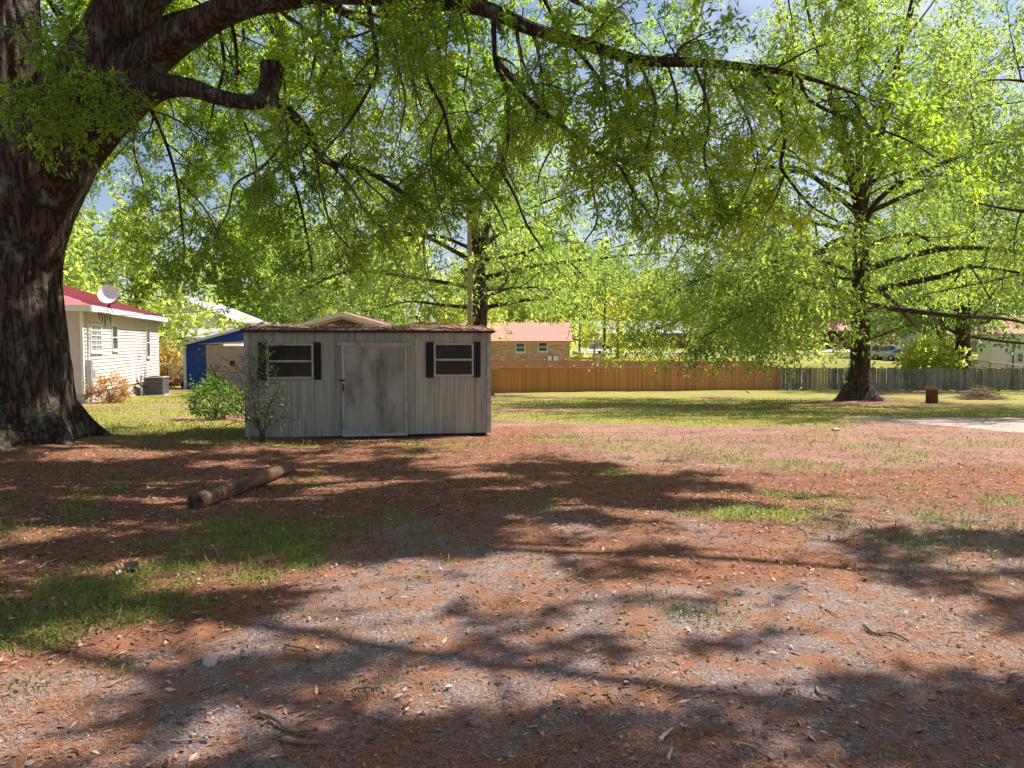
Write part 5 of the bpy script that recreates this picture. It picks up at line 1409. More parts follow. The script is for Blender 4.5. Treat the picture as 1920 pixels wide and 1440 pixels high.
# ================================================================== far houses
def far_house(name, label, px0, px1, py_eave, py_ridge, Y, depth, wall_m, roof_m, wins=(), extras=(), rot=0.0, cat='house'):
    a, b = at(px0, 650, Y)[0], at(px1, 650, Y)[0]
    zc = gz((a + b) / 2, Y)
    root = empty(name, (a, Y, zc), rot, label, cat)
    W = b - a; e = at(960, py_eave, Y)[2] - zc; r_ = at(960, py_ridge, Y + depth / 2)[2] - zc
    MB().box(0, W, 0, depth, -.4, e).build('wall', M[wall_m], root)
    gable_roof(0, W, 0, depth, e, r_, .14, 'x', .4, .45).build('roof', M[roof_m], root)
    X = lambda px: at(px, 650, Y)[0] - a
    Z = lambda py: at(960, py, Y)[2] - zc
    for (c, d, t_, bt, nx) in wins:
        window(root, X(c), X(d), Z(bt), Z(t_), -.01, nx, 2, .1, 'white_paint', 'glass', .08, .08)
    for (nm, c, d, t_, bt, mm, dp_) in extras:
        MB().box(X(c), X(d), -dp_, -.003, Z(bt), Z(t_)).build(nm, M[mm], root)
    return root, X, Z
far_house('ranch_house', 'long white and red brick house with a lavender grey roof beyond the road', 1076, 1285, 624, 603, 125, 9, 'brick_red', 'grey_roof',
          wins=((1155, 1162, 630, 638, 1), (1166, 1174, 630, 638, 1), (1176, 1182, 629, 638, 1), (1213, 1219, 628, 634, 1)),
          extras=(('garage_wall', 1076, 1144, 624, 653, 'white_siding', .12), ('garage_door', 1108, 1142, 628, 652, 'pink_siding', .2), ('door', 1194, 1198, 626, 645, 'brick_red', .1), ('porch_post', 1191, 1192.2, 625, 647, 'white_paint', .5), ('porch_post', 1200, 1201.2, 625, 647, 'white_paint', .5)))
r_, X_, Z_ = far_house('red_roofed_house', 'low dark brick house with a pink red roof and a brick chimney', 1462, 1600, 619, 599, 118, 9, 'brick_red', 'red_roof',
          wins=((1478, 1486, 622, 632, 1),), extras=(('carport_shade_panel', 1530, 1592, 621, 639, 'void', .02), ('porch_post', 1528, 1530, 620, 640, 'brick_red', .3)))  # carport panel: flat dark sheet painted as the shade inside
MB().box(X_(1507), X_(1520), 2.0, 3.2, Z_(625), Z_(597)).build('chimney', M['brick_red'], r_)
far_house('far_white_house', 'small white house with grey shutters far behind the bright green bush', 1740, 1812, 624, 606, 112, 8, 'white_siding', 'grey_roof', wins=((1746, 1750, 629, 634, 1),), extras=(('shutter', 1757, 1763, 626, 645, 'ac_metal', .06),))
far_house('low_white_house', 'low white house partly hidden behind the oak trunk', 1655, 1690, 622, 612, 140, 8, 'white_siding', 'grey_roof')

# white cottage at the side
ct = at(1857, 690, 66)
cz = gz(ct[0], ct[1])
cot = empty('white_cottage', (ct[0], ct[1], cz), 0, 'white lap sided cottage standing behind the low rail fence', 'house')
c_e = at(1857, 626, 66)[2] - cz
ca = math.radians(158)         # left wall runs away to the left and back
cl_l = 2.9
lwin = None
lw = empty('wall_side', (0, 0, 0)); bpy.data.objects.remove(lw)
def cottage_wall(L_, rz, wins_):
    w = lap_wall(0, L_, -.2, c_e, 0, .17, .018, [(a - .08, b + .08, c - .1, d + .08) for a, b, c, d in wins_]).build('wall', M['cottage_siding'], cot, rot=(0, 0, rz))
    for q in wins_:
        ww_ = window(cot, *q, 0, 2 if q[1] - q[0] > .6 else 1, 2, .07, 'white_paint', 'glass', .05)
        ww_.rotation_euler = (0, 0, rz)
    return w
far_l = np.array([at(1817, 690, 69)[0], 69.0]) - ct[:2]
Lf = float(np.linalg.norm(far_l)); rzl = math.atan2(-far_l[1], -far_l[0])
# left wall: origin shifted to its far end so that it faces the camera
hold = lap_wall(0, Lf, -.2, c_e, 0, .17, .018, [(.2, 1.2, 1.35, 2.6)]).build('wall', M['cottage_siding'], cot, loc=(far_l[0], far_l[1], 0), rot=(0, 0, rzl))
wv = window(cot, .28, 1.12, at(1830, 660, 68)[2] - cz, at(1830, 639, 68)[2] - cz, 0, 2, 2, .08, 'white_paint', 'glass', .05)
wv.location = (far_l[0], far_l[1], 0); wv.rotation_euler = (0, 0, rzl)
rzr = math.radians(14)
lap_wall(0, 9, -.2, c_e, 0, .17, .018, [(2.0, 2.45, 1.7, 2.5)]).build('wall', M['cottage_siding'], cot, rot=(0, 0, -rzr))
wv = window(cot, 2.05, 2.40, 1.75, 2.42, 0, 1, 2, .08, 'white_paint', 'glass', .05); wv.rotation_euler = (0, 0, -rzr)
MB().box(-.06, .06, -.06, .06, -.2, c_e).build('corner_board', M['white_paint'], cot)
rr = MB()
hp = [(far_l[0] - .4, far_l[1] - .3, c_e), (0, -.55, c_e), (9.0, -2.9, c_e), (10.5, 5, c_e), (far_l[0], 7.5, c_e), (3.0, 3.0, c_e + 1.7), (8, 2.2, c_e + 1.7)]
rr.add(hp + [(x, y, z - .14) for x, y, z in hp], [(0, 1, 5), (1, 2, 6, 5), (2, 3, 6), (3, 4, 5, 6), (4, 0, 5), (8, 7, 12), (9, 8, 12, 13), (10, 9, 13), (11, 10, 13, 12), (7, 11, 12), (0, 7, 8, 1), (1, 8, 9, 2), (2, 9, 10, 3), (3, 10, 11, 4), (4, 11, 7, 0)])
rr.build('roof', M['red_shingle'], cot)
MB().tube([(1.6, -.52, -.1), (1.6, -.52, c_e)], .05, 6).build('downspout', M['wood_dark'], cot)

# low rail fence in front of the cottage
rfn = empty('rail_fence', (0, 0, 0), 0, 'low wooden rail fence with wire in front of the white cottage', 'fence')
prv = None
for px, pyt, Y in ((1813, 674, 63), (1826, 675, 62), (1857, 679, 60.5), (1888, 682, 59), (1922, 686, 57.5), (1960, 689, 56)):
    p = at(px, pyt, Y); g0 = gz(p[0], p[1])
    MB().box(-.06, .06, -.06, .06, g0 - .1 - 0, p[2] + .03).build('post', M['picket_new'], rfn, loc=(p[0], p[1], 0))
    if prv is not None:
        for dz_ in (0, -.45, -.9):
            MB().tube([prv + (0, 0, dz_), p + (0, 0, dz_)], .045, 4).build('rail', M['picket_new'], rfn)
        wm = MB()
        for k in range(1, 14):
            q = prv * (1 - k / 14) + p * (k / 14)
            wm.tube([q, q - (0, 0, .9)], .006, 3, False)
        wm.build('wire_mesh', M['grey_metal'], rfn)
    prv = p
# chain link fence run
clf = empty('chain_link_fence', (0, 0, 0), 0, 'low galvanised chain link fence on the lawn behind the yard oak', 'fence')
prv = None
for px in (1500, 1545, 1592, 1637, 1683):
    p = at(px, 681, 66); g0 = gz(p[0], p[1])
    MB().tube([(p[0], p[1], g0 - .1), (p[0], p[1], p[2] + .04)], .035, 8).build('post', M['grey_metal'], clf)
    if prv is not None:
        MB().tube([prv, p], .025, 6).build('top_rail', M['grey_metal'], clf)
        wm = MB()
        for k in range(0, 22):
            f0, f1 = k / 22, min(1, (k + 9) / 22)
            q = prv * (1 - f0) + p * f0; s_ = prv * (1 - f1) + p * f1
            wm.tube([q, s_ - (0, 0, 1.1)], .005, 3, False); wm.tube([q - (0, 0, 1.1), s_], .005, 3, False)
        wm.build('wire_mesh', M['grey_metal'], clf)
    prv = p

# ================================================================== road and drives
def strip(name, pts, width, m, lift=.03, kind='structure'):
    P = catmull(np.array([(x, y, 0) for x, y in pts]), 8)
    T = np.gradient(P, axis=0); T /= np.linalg.norm(T, axis=1, keepdims=True)
    N = np.stack([-T[:, 1], T[:, 0]], 1)
    n_ = 7
    V = []
    for j in range(n_):
        w = width * (j / (n_ - 1) - .5)
        V.append(np.stack([P[:, 0] + N[:, 0] * w, P[:, 1] + N[:, 1] * w], 1))
    V = np.stack(V, 1).reshape(-1, 2)
    z = ground_z(V[:, 0], V[:, 1]) + lift
    k = len(P)
    i = np.arange(k - 1)[:, None] * n_ + np.arange(n_ - 1)[None, :]
    Fq = np.stack([i, i + n_, i + n_ + 1, i + 1], -1).reshape(-1, 4)[:, ::-1]
    o = link(name, np_mesh(name, np.column_stack([V, z]), Fq, True), M[m])
    tag(o, kind=kind); return o
strip('road', [(-60, 104), (0, 105), (30, 106), (60, 108), (120, 112)], 4.5, 'asphalt', .07)
strip('driveway', [(43, 106), (47, 110), (51, 116)], 6, 'asphalt', .11)
strip('driveway', [(10.5, 107), (12, 113), (13.5, 124)], 6.5, 'asphalt', .11)

# ================================================================== parked cars
def car(name, label, loc, rz, paint, L_=4.5, H=1.7, W=1.78, suv=True):
    root = empty(name, loc, rz, label, 'car', 'cars parked on the lawn edge')
    h = H
    if suv: low = [(-L_ / 2, .45), (-L_ / 2 + .05, .30), (L_ / 2 - .1, .28), (L_ / 2, .45), (L_ / 2 - .02, .78), (L_ / 2 - .25, .92), (L_ / 2 - 1.15, 1.03), (-L_ / 2 + .12, 1.05), (-L_ / 2, .85)]
    else: low = [(-L_ / 2, .45), (-L_ / 2 + .05, .26), (L_ / 2 - .1, .25), (L_ / 2, .42), (L_ / 2 - .02, .68), (L_ / 2 - .3, .8), (L_ / 2 - 1.2, .92), (-L_ / 2 + .5, .95), (-L_ / 2 + .05, .9), (-L_ / 2, .7)]
    MB().prism(low, -W / 2, W / 2).build('body', M[paint], root, bevel=.06)
    if suv: cab = [(-L_ / 2 + .15, 1.04), (L_ / 2 - 1.2, 1.02), (L_ / 2 - 1.85, h - .06), (L_ / 2 - 2.2, h), (-L_ / 2 + .5, h - .02), (-L_ / 2 + .28, h - .1)]
    else: cab = [(-L_ / 2 + .6, .94), (L_ / 2 - 1.25, .91), (L_ / 2 - 2.0, h - .04), (L_ / 2 - 2.4, h), (-L_ / 2 + 1.4, h - .02)]
    mb = MB(); n_ = len(cab)
    zb, zt_ = min(z for _, z in cab), max(z for _, z in cab)
    ins = lambda z: .03 + .20 * (z - zb) / (zt_ - zb)
    vs = [(x, -W / 2 + ins(z), z) for x, z in cab] + [(x, W / 2 - ins(z), z) for x, z in cab]
    fs = [tuple(range(n_)), tuple(range(2 * n_ - 1, n_ - 1, -1))] + [((i + 1) % n_, i, i + n_, (i + 1) % n_ + n_) for i in range(n_)]
    mb.add(vs, fs); mb.build('cabin', M[paint], root, bevel=.03)
    # glass
    x_b, x_f = cab[0][0] + .25, cab[1][0] - .25
    xt_b, xt_f = cab[-1][0] + .25, cab[2][0] - .1
    z0_, z1_ = zb + .05, zt_ - .16
    for s_ in (-1, 1):
        for f0, f1 in ((0, .30), (.33, .64), (.67, 1)):
            lo0, lo1 = x_b + (x_f - x_b) * f0, x_b + (x_f - x_b) * f1
            hi0, hi1 = xt_b + (xt_f - xt_b) * f0, xt_b + (xt_f - xt_b) * f1
            y0_, y1_ = s_ * (W / 2 - ins(z0_) + .012), s_ * (W / 2 - ins(z1_) + .012)
            vs = [(lo0, y0_, z0_), (lo1, y0_, z0_), (hi1, y1_, z1_), (hi0, y1_, z1_)]
            vs += [(x, y - s_ * .03, z) for x, y, z in vs]
            MB().add(vs, [(0, 1, 2, 3), (7, 6, 5, 4), (0, 4, 5, 1), (1, 5, 6, 2), (2, 6, 7, 3), (3, 7, 4, 0)]).build('side_window', M['glass'], root)
    a, b = np.array(cab[1]), np.array(cab[2]); nrm = np.array([b[1] - a[1], -(b[0] - a[0])]); nrm /= np.linalg.norm(nrm)
    def scr(a, b, nm):
        d = b - a; nr = np.array([d[1], -d[0]]); nr /= np.linalg.norm(nr)
        if nr[1] < 0 and abs(nr[1]) > abs(nr[0]): nr = -nr
        p_, q_ = a + d * .1 + nr * .015, a + d * .93 + nr * .015
        w0, w1 = W / 2 - ins(p_[1]) - .06, W / 2 - ins(q_[1]) - .06
        vs = [(p_[0], -w0, p_[1]), (p_[0], w0, p_[1]), (q_[0], w1, q_[1]), (q_[0], -w1, q_[1])]
        vs += [(x - nr[0] * .03, y, z - nr[1] * .03) for x, y, z in vs]
        MB().add(vs, [(0, 1, 2, 3), (7, 6, 5, 4), (0, 4, 5, 1), (1, 5, 6, 2), (2, 6, 7, 3), (3, 7, 4, 0)]).build(nm, M['glass'], root)
    scr(np.array(cab[1]), np.array(cab[2]), 'windscreen')
    scr(np.array(cab[-1]) if not suv else np.array(cab[-1]), np.array(cab[0]), 'rear_window')
    for xx in (-L_ / 2 + .85, L_ / 2 - .9):
        for s_ in (-1, 1):
            wl_ = MB().lathe([(.2, -.1), (.32, -.11), (.345, -.07), (.345, .07), (.32, .11), (.2, .1)], (0, 0), 20).build('wheel', M['black_rubber'], root, True, loc=(xx, s_ * (W / 2 - .08), .33), rot=(math.pi / 2, 0, 0))
            MB().lathe([(.02, -.12), (.2, -.115), (.2, .115), (.02, .12)], (0, 0), 14).build('rim', M['grey_metal'], wl_)
    for s_ in (-1, 1):
        MB().box(L_ / 2 - .22, L_ / 2 + .012, s_ * .62 - .18, s_ * .62 + .18, .62, .80).build('headlight', M['lamp_lens'], root, bevel=.03)
        MB().box(-L_ / 2 - .012, -L_ / 2 + .1, s_ * .72 - .1, s_ * .72 + .1, .75, 1.0).build('tail_light', M['red_lens'], root, bevel=.02)
        MB().box(L_ / 2 - 1.5, L_ / 2 - 1.35, s_ * (W / 2 + .08) - .08, s_ * (W / 2 + .08) + .08, 1.0, 1.13).build('mirror', M[paint], root, bevel=.02)
    MB().box(L_ / 2 - .05, L_ / 2 + .015, -.40, .40, .42, .70).build('grille', M['black_paint'], root)
    MB().box(-L_ / 2 - .0, L_ / 2 - .05, -W / 2 - .01, W / 2 + .01, .30, .42).build('sill_trim', M['ac_metal'], root, bevel=.02)
c1 = at(1671, 676, 88); c2 = at(1701, 678, 85.5)
car('parked_car', 'silver sport utility car parked on the lawn beside the bright green bush', (c1[0], c1[1], gz(c1[0], c1[1])), math.radians(-38), 'silver', 4.6, 1.75, 1.85, True)
car('parked_car', 'pale blue sedan parked behind the silver sport utility car', (c2[0], c2[1], gz(c2[0], c2[1])), math.radians(-48), 'pale_blue', 4.5, 1.45, 1.75, False)

# ================================================================== burn barrel and brush pile
bp_ = on_ground(1747, 756)
bar = empty('burn_barrel', tuple(bp_), .4, 'rusty burn barrel stuffed with dry twigs on the lawn', 'barrel')
MB().lathe([(.225, -.03), (.23, .02), (.222, .17), (.236, .19), (.222, .21), (.22, .36), (.234, .38), (.22, .40), (.222, .53), (.235, .55), (.215, .55), (.205, .30), (.02, .30)], (0, 0), 22, True, True).build('drum', M['rust'], bar, True)
rngb = np.random.default_rng(5)
mb = MB()
for k in range(80):
    a = rngb.uniform(0, 6.28); r0 = rngb.uniform(0, .15); a2 = rngb.uniform(0, 6.28); l_ = rngb.uniform(.1, .32)
    p = np.array([r0 * math.cos(a), r0 * math.sin(a), .40]); q = p + (l_ * math.cos(a2) * .8, l_ * math.sin(a2) * .8, .14 + rngb.uniform(.02, .22))
    mb.tube([p, (p + q) / 2 + rngb.normal(0, .03, 3), q], [.015, .012, .006], 4, False)
tag(mb.build('dry_twigs', M['straw'], bar), kind='stuff')
MB().tube([(.0, 0, .4), (.22, 0, .68), (.40, .02, .80)], [.014, .01, .005], 5).build('branch', M['stick'], bar)
bs = on_ground(1838, 750)
bpl = empty('brush_pile', tuple(bs), 0, 'low heap of dead brown branches in front of the picket fence', 'brush pile')
mb = MB()
for k in range(260):
    x = rngb.normal(0, .48); y = rngb.normal(0, .35); hmax = .60 * math.exp(-(x / .75) ** 2 - (y / .5) ** 2)
    z = rngb.uniform(0, 1) * hmax + .02; a = rngb.normal(0, .45) + (math.pi if rngb.uniform() < .5 else 0); l_ = rngb.uniform(.4, 1.1); tl = rngb.normal(0, .18)
    d = np.array([math.cos(a), math.sin(a) * .7, tl]); p = np.array([x, y, z]) - d * l_ / 2; q = p + d * l_
    p[2] = max(p[2], 0); q[2] = max(q[2], .01)
    r0 = rngb.uniform(.006, .018)
    mb.tube([p, (p + q) / 2 + rngb.normal(0, .04, 3), q], [r0, r0 * .8, r0 * .3], 4, False)
tag(mb.build('dead_branches', M['stick'], bpl), kind='stuff')
for p, q, r0 in (((-.35, -.1, .70), (.75, .0, .48), .022), ((.2, -.3, .5), (.95, -.35, .02), .022), ((-1.0, -.2, .03), (.1, -.3, .45), .02), ((.4, -.35, .4), (1.15, -.3, .01), .018)):
    MB().tube([p, (np.array(p) + np.array(q)) / 2 + (0, 0, .05), q], [r0, r0 * .8, r0 * .4], 6).build('branch', M['stick'], bpl)

# ================================================================== log, stones, sticks
la, lb = on_ground(366, 955), on_ground(546, 884)
la = la + (0, 0, .066); lb = lb + (0, 0, .052)
lg = empty('pole_log', tuple((la + lb) / 2), 0, 'long weathered round log lying on the ground by the big oak', 'log')
mid_ = (la + lb) / 2
nlog = 26
P = np.array([la * (1 - t) + lb * t for t in np.linspace(0, 1, nlog)]) - mid_
ax_ = (lb - la) / np.linalg.norm(lb - la)
mbl = MB()
sides = 26
V, Fq = tube_np(P, np.linspace(.086, .068, nlog), sides)
ctr = np.repeat(P, sides, axis=0); rad_ = V - ctr
th_ = np.tile(np.arange(sides), nlog) * 2 * math.pi / sides; tt = np.repeat(np.linspace(0, 6, nlog), sides)
k_ = 1 + .05 * (fbm(th_ * 2, tt * .4, 3) - .5) + .06 * (fbm(th_ * 7, tt * .5, 8) - .5)
V = ctr + rad_ * k_[:, None]
link('shaft', np_mesh('shaft', V, Fq, True), M['log_wood'], lg)
for e_, s_ in ((0, -1), (nlog - 1, 1)):
    ring = V[e_ * sides:(e_ + 1) * sides]; c = P[e_]
    mb = MB(); vs = [tuple(p) for p in ring]
    for f in (.72, .4, .12): vs += [tuple(c + (p - c) * f + ax_ * s_ * .004 * (1 - f) * random.uniform(.2, 1)) for p in ring]
    vs.append(tuple(c)); fs = []
    for q in range(3):
        for k in range(sides):
            k2 = (k + 1) % sides; fs.append((q * sides + k, (q + 1) * sides + k, (q + 1) * sides + k2, q * sides + k2))
    for k in range(sides): fs.append((3 * sides + k, 4 * sides, 3 * sides + (k + 1) % sides))
    mb.add(vs, fs); mb.build('end_grain', M['log_end'], lg)

def rock(name, label, p, s, seed, m='stone'):
    bm_ = bmesh.new(); bmesh.ops.create_icosphere(bm_, subdivisions=3, radius=1.0)
    rg_ = random.Random(seed)
    pl = [(Vector((rg_.uniform(-1, 1), rg_.uniform(-1, 1), rg_.uniform(-.6, 1))).normalized(), rg_.uniform(.55, .85)) for _ in range(9)]
    for v in bm_.verts:
        for n_, d in pl:
            k = v.co.dot(n_) - d
            if k > 0: v.co -= n_ * k * .9
        v.co.x *= s[0]; v.co.y *= s[1]; v.co.z *= s[2]
    me = bpy.data.meshes.new(name); bm_.to_mesh(me); bm_.free()
    return tag(link(name, me, M[m], None, (p[0], p[1], p[2] + s[2] * .45), (0, 0, rg_.uniform(0, 6))), label, 'stone')
rock('stone', 'pale angular stone lying alone on the gravel', on_ground(392, 1246), (.062, .045, .036), 4)
rock('stone', 'pale grey stone half buried in weeds beside a dark clump', on_ground(218, 1078), (.045, .04, .022), 8, 'block')
rock('dirt_clump', 'dark clump of soil beside the half buried grey stone', on_ground(246, 1070), (.09, .06, .045), 9, 'void')
rock('stone', 'reddish stone on the bare dirt near the concrete slab', on_ground(1567, 808), (.10, .08, .055), 12, 'brick_tan')

def stick(label, pts, r, m='stick', forks=()):
    P = [on_ground(*p) + (0, 0, r * 1.2 + random.uniform(0, .006)) for p in pts]
    P = catmull(P, 4)
    P[:, 2] += np.array([random.uniform(-.002, .004) for _ in range(len(P))])
    c = P.mean(0)
    R = np.linspace(r, r * .55, len(P)) * np.array([random.uniform(.85, 1.15) for _ in range(len(P))])
    mb = MB().tube(P - c, R, 7)
    for i, f in forks:
        q = P[i] - c; mb.tube([q, q + np.array(f) * .5 + (0, 0, .01), q + np.array(f)], [r * .6, r * .45, r * .25], 5)
    tag(mb.build('stick', M[m], None, True, loc=tuple(c)), label, 'stick')
stick('long crooked brown stick on the gravel near the pale stone', [(488, 1348), (520, 1362), (545, 1378), (596, 1381)], .011, forks=((8, (.06, .05, .02)),))
stick('short thick brown stick beside the long crooked one', [(532, 1397), (565, 1403), (605, 1401)], .014)
stick('thin straight straw coloured stem on the pine needles', [(319, 1395), (355, 1392), (394, 1388)], .004, 'straw')
stick('thin dark twig lying across the gravel edge', [(660, 1299), (685, 1295), (712, 1296)], .007)
stick('dark forked stick on the open gravel', [(1620, 1178), (1640, 1192), (1670, 1194), (1703, 1206)], .009, forks=((3, (-.03, .06, .01)),))
stick('slender curved brown stick on orange needles', [(1375, 1404), (1405, 1412), (1430, 1422), (1453, 1437)], .008)
stick('short straight twig near the dark forked stick', [(1538, 1143), (1556, 1152), (1572, 1162)], .006)
stick('flat tan bark chip on the gravel', [(1236, 1397), (1248, 1385), (1262, 1374)], .010, 'straw')
stick('small pale bark sliver beside the tan bark chip', [(1251, 1432), (1256, 1422), (1260, 1412)], .009, 'straw')
stick('grey fallen twig among leaves near the big oak', [(69, 1070), (92, 1060), (116, 1049)], .007)
stick('pale broken stick at the shed corner', [(893, 815), (908, 817), (921, 820)], .02, 'straw')
stick('thin forked twig on the gravel behind the pale stone', [(534, 1213), (556, 1220), (580, 1226)], .006)
stick('small dark stick in the shade by the gravel', [(1530, 1296), (1536, 1304), (1548, 1312)], .007)
stick('bent pale twig on bare dirt near the grass tuft', [(1300, 895), (1318, 899), (1332, 903)], .012, 'straw')

# ================================================================== ground cover (nobody could count it)
def scatter(n, xr, yr, weight, power=1.6, seed=0):
    """points on the ground, denser near the viewer side of the yard; weight(x,y) is the chance to keep one"""
    rng = np.random.default_rng(seed)
    t = rng.uniform(0, 1, n)
    y = yr[0] * (yr[1] / yr[0]) ** (t ** (1 / power * 1.0))
    half = np.minimum(0.75 * y + .6, 14)
    x = rng.uniform(-1, 1, n) * half
    k = rng.uniform(0, 1, n) < weight(x, y)
    x, y = x[k], y[k]
    m = (x > xr[0]) & (x < xr[1])
    x, y = x[m], y[m]
    # keep the shed footprint and the big trunk clear
    c, s = math.cos(-sang), math.sin(-sang)
    lx = (x - sl[0]) * c - (y - sl[1]) * s; ly = (x - sl[0]) * s + (y - sl[1]) * c
    m = ~((lx > -.05) & (lx < SW + .05) & (ly > -.02) & (ly < SD)) & (np.hypot(x - T1B[0], y - T1B[1]) > 1.2)
    x, y = x[m], y[m]
    z = ground_z(x, y) + sstep(16, 8, np.hypot(x, y)) * 0.022 * (fbm(x * 6, y * 6, 61, 3) - 0.5)
    return np.stack([x, y, z], 1), rng

def quads(P, rng, L, W, lift, flat=.35, curl=.25):
    n = len(P)
    a = rng.uniform(0, 2 * math.pi, n)
    d = np.stack([np.cos(a), np.sin(a), rng.normal(0, flat, n)], 1); d /= np.linalg.norm(d, axis=1, keepdims=True)
    s = np.stack([-np.sin(a), np.cos(a), rng.normal(0, flat, n)], 1); s /= np.linalg.norm(s, axis=1, keepdims=True)
    l = (L * rng.uniform(.6, 1.4, n))[:, None]; w = (W * rng.uniform(.7, 1.3, n))[:, None]
    c = P + np.array([0, 0, 1]) * (lift * rng.uniform(.3, 1.6, n))[:, None]
    up = np.array([0, 0, 1.0])
    V = np.stack([c - d * l / 2, c + s * w / 2 + up * w * curl, c + d * l / 2 + up * l * .1 * rng.uniform(-1, 2, (n, 1)), c - s * w / 2 + up * w * curl * rng.uniform(-.3, 1, (n, 1))], 1).reshape(-1, 3)
    return V, np.arange(n * 4).reshape(-1, 4)

def tint_mat(name, stops, rough=.85):
    m, nt, out = newmat(name); L = nt.links.new
    b = nd(nt, 'ShaderNodeBsdfPrincipled'); b.inputs['Roughness'].default_value = rough; b.inputs['Specular IOR Level'].default_value = .2
    a = nd(nt, 'ShaderNodeAttribute', attribute_name='tint')
    r = nd(nt, 'ShaderNodeValToRGB'); e = r.color_ramp.elements
    e[0].position, e[0].color = stops[0][0], rgba(stops[0][1]); e[1].position, e[1].color = stops[-1][0], rgba(stops[-1][1])
    for p, c in stops[1:-1]:
        q = e.new(p); q.color = rgba(c)
    L(a.outputs['Fac'], r.inputs['Fac']); L(r.outputs['Color'], b.inputs['Base Color']); L(b.outputs[0], out.inputs['Surface'])
    return m
M['litter'] = tint_mat('fallen_leaf', [(0, (.10, .045, .028)), (.4, (.24, .12, .076)), (.75, (.36, .205, .138)), (1, (.52, .37, .27))], .75)
M['needles'] = tint_mat('pine_needle', [(0, (.18, .072, .036)), (.6, (.36, .16, .080)), (1, (.48, .27, .155))])
M['pebble'] = tint_mat('gravel_stone', [(0, (.145, .110, .10)), (.5, (.245, .192, .178)), (.85, (.33, .265, .248)), (1, (.60, .53, .50))], .8)

def litter_w(x, y):
    g, v, d, s = zone(x, y)
    near_oak = np.exp(-((x + 5.6) ** 2 + (y - 9.5) ** 2) / 9.0)
    fg = .30 + .70 * sstep(4.5, 8.5, y + .5 * np.clip(-x - 1, 0, 4))
    return np.clip(fg * (1 - .7 * g) * (1 - .72 * v) * (1 - .25 * d) * (1 - s) * (.35 + .65 * fbm(x * 1.3, y * 1.3, 12)) + .5 * near_oak, 0, 1)
P, rng = scatter(100000, (-14, 14), (2.2, 22), litter_w, 1.0, 1)
V, Fq = quads(P, rng, .048, .017, .010, .22)
tint = np.clip(.45 + .3 * (fbm(P[:, 0] * .8, P[:, 1] * .8, 71) - .5) + rng.normal(0, .32, len(P)), 0, 1)
tag(link('leaf_litter', np_mesh('leaf_litter', V, Fq, False, {'tint': np.repeat(tint, 4)}), M['litter']), 'brown fallen leaves scattered over the yard', 'leaf litter', kind='stuff')

def needle_w(x, y):
    g, v, d, s = zone(x, y)
    return np.clip((.12 + .88 * sstep(.42, .60, fbm(x * 1.5 + 3, y * 1.5, 52, 4))) * (1 - .8 * g) * (1 - .6 * d), 0, 1) * sstep(11, 7, y)
P, rng = scatter(115000, (-9, 9), (2.0, 11), needle_w, 1.0, 2)
V, Fq = quads(P, rng, .055, .0032, .007, .16, .1)
tint = np.clip(rng.normal(.5, .25, len(P)), 0, 1)
tag(link('pine_needles', np_mesh('pine_needles', V, Fq, False, {'tint': np.repeat(tint, 4)}), M['needles']), 'orange brown needles and catkins drifted over the gravel', 'needles', kind='stuff')

def pebble_w(x, y):
    g, v, d, s = zone(x, y)
    return np.clip(v * (.35 + .65 * fbm(x * 2.2, y * 2.2, 88)) + .05 * d, 0, 1)
P, rng = scatter(52000, (-8, 9), (2.1, 11), pebble_w, .9, 3)
n = len(P)
s = .0055 * rng.lognormal(0, .42, n)
oct_ = np.array([(1, 0, 0), (-1, 0, 0), (0, 1, 0), (0, -1, 0), (0, 0, .8), (0, 0, -.8)], float)
V = oct_[None] * rng.uniform(.65, 1.2, (n, 6, 1)) * s[:, None, None]
a = rng.uniform(0, 6.28, n); ca_, sa_ = np.cos(a)[:, None], np.sin(a)[:, None]
V = np.stack([V[..., 0] * ca_ - V[..., 1] * sa_, V[..., 0] * sa_ + V[..., 1] * ca_, V[..., 2]], -1) + P[:, None, :] + np.array([0, 0, 1]) * (s * .25)[:, None, None]
tri = np.array([(0, 2, 4), (2, 1, 4), (1, 3, 4), (3, 0, 4)])
Fq = (np.arange(n)[:, None, None] * 6 + tri[None]).reshape(-1, 3)
tint = np.repeat(np.clip(rng.beta(2.0, 3.2, n) + (rng.uniform(0, 1, n) < .02) * .6, 0, 1), 6)
tag(link('gravel', np_mesh('gravel', V.reshape(-1, 3), Fq, True, {'tint': tint}), M['pebble']), 'grey crushed gravel spread over the drive', 'gravel', kind='stuff')

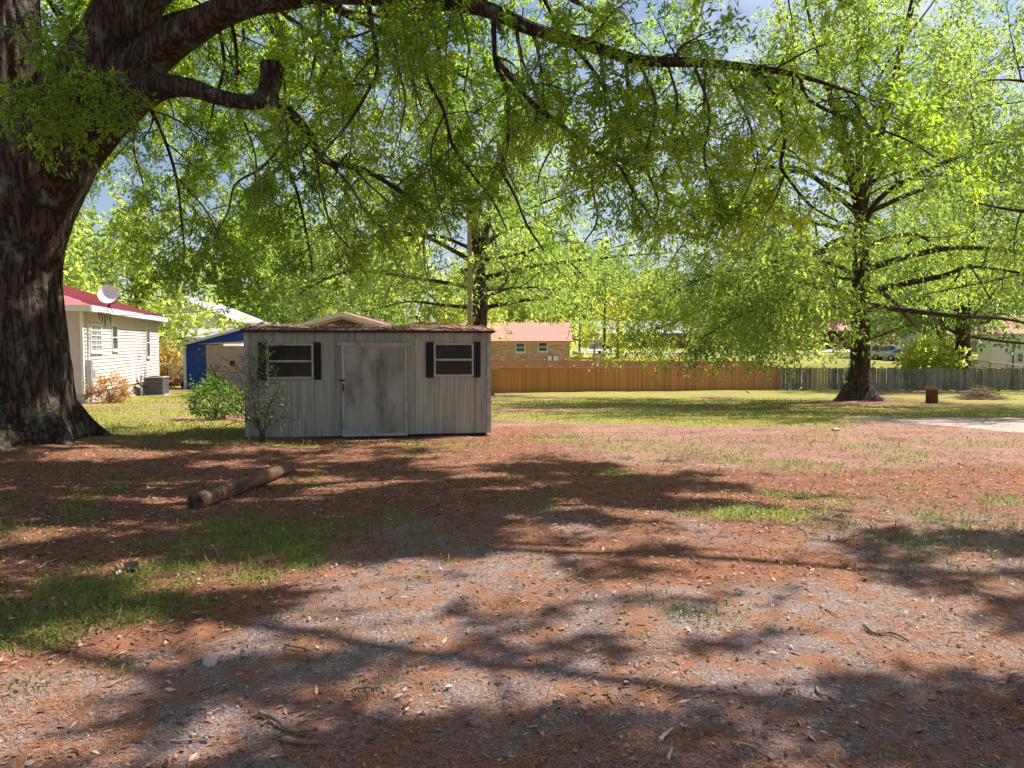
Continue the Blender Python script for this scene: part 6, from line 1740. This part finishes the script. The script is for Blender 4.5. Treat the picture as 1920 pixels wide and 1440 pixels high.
# grass: short single blades
def blades(n, yr, w, h, wd, seed, power=1.0, name='grass', label='short green weeds and grass growing in patches', xr=(-14, 14), m='grass'):
    P, rng = scatter(n, xr, yr, w, power, seed)
    n = len(P)
    a = rng.uniform(0, 2 * math.pi, n)
    hh = h * rng.uniform(.25, 1.0, n) * (1 + 1.3 * (rng.uniform(0, 1, n) < .10)) * (1 + .02 * P[:, 1])
    ww = wd * rng.uniform(.7, 1.4, n) * (1 + .05 * P[:, 1])
    s = np.stack([np.cos(a), np.sin(a), 0 * a], 1) * ww[:, None]
    b2 = rng.uniform(0, 2 * math.pi, n); ln = rng.uniform(.1, .9, n) * hh
    tip = P + np.stack([np.cos(b2) * ln, np.sin(b2) * ln, hh], 1)
    md = P * .45 + tip * .55 + np.stack([0 * a, 0 * a, hh * .18], 1)
    V = np.stack([P - s * .6, P + s * .6, md + s, tip, md - s], 1)
    V5 = V.reshape(-1, 3)
    base = np.arange(n)[:, None] * 5
    Fq = np.concatenate([base + np.array([[0, 1, 2, 4]]), base + np.array([[4, 2, 3, 3]])], 0)
    quad = Fq[:n]; trif = Fq[n:, :3]
    F3 = np.concatenate([quad[:, [0, 1, 2]], quad[:, [0, 2, 3]], trif], 0)
    tint = np.clip(.45 + .5 * (fbm(P[:, 0] * 1.1, P[:, 1] * 1.1, 99) - .5) + rng.normal(0, .26, n), 0, 1)
    tag(link(name, np_mesh(name, V5, F3, False, {'tint': np.repeat(tint, 5)}), M[m]), label, 'grass', kind='stuff')
blades(120000, (2.3, 16), lambda x, y: np.clip(zone(x, y)[0] * 1.0 - .04, 0, 1), .048, .0034, 5, 1.0)
blades(52000, (13, 40), lambda x, y: np.clip(zone(x, y)[0] - .2, 0, 1) * sstep(40, 30, y), .030, .006, 6, 1.0, 'lawn_grass', 'sunlit lawn grass beyond the dirt clearing', (-24, 24), 'lawn')
blades(9000, (3.2, 14), lambda x, y: .35 * sstep(.5, .7, fbm(x * .7, y * .7, 44)) + 0 * x, .05, .0026, 7, 1.0, 'stray_grass', 'stray single grass tufts in the leaf litter')

# low broad-leaved weeds between the grass
P, rng = scatter(150000, (-9, 9), (2.3, 14), lambda x, y: np.clip(zone(x, y)[0] * 1.1 - .05, 0, 1), 1.0, 15)
V, Fq = quads(P, rng, .021, .014, .026, .45, .2)
tint = np.clip(.42 + .6 * (fbm(P[:, 0] * 1.7, P[:, 1] * 1.7, 95) - .5) + rng.normal(0, .17, len(P)), 0, 1)
tag(link('clover', np_mesh('clover', V, Fq, False, {'tint': np.repeat(tint, 4)}), M['grass']), 'low green clover and weeds among the fallen leaves', 'weeds', kind='stuff')

# leaves and twigs lying on the shed roof
rng = np.random.default_rng(8)
n = 1500
u = rng.uniform(-.05, SW + .05, n); v = rng.uniform(-.09, SD / 2, n) ** 1.0
keep = fbm(u * 1.6, v * 2.2, 66) + .25 * (v / 1.4) > .42
u, v = u[keep], v[keep]
z = SH + .005 + .022 + (v / (SD / 2)) * .12 + .004
P = np.stack([u, v, z], 1)
V, Fq = quads(P, rng, .06, .025, .006, .15, .2)
tag(link('roof_leaves', np_mesh('roof_leaves', V, Fq, False, {'tint': np.repeat(np.clip(rng.normal(.25, .22, len(u)), 0, 1), 4)}), M['litter'], None, tuple(shed.location), (0, 0, sang)), 'dead leaves lying on the shed roof', 'leaf litter', kind='stuff')
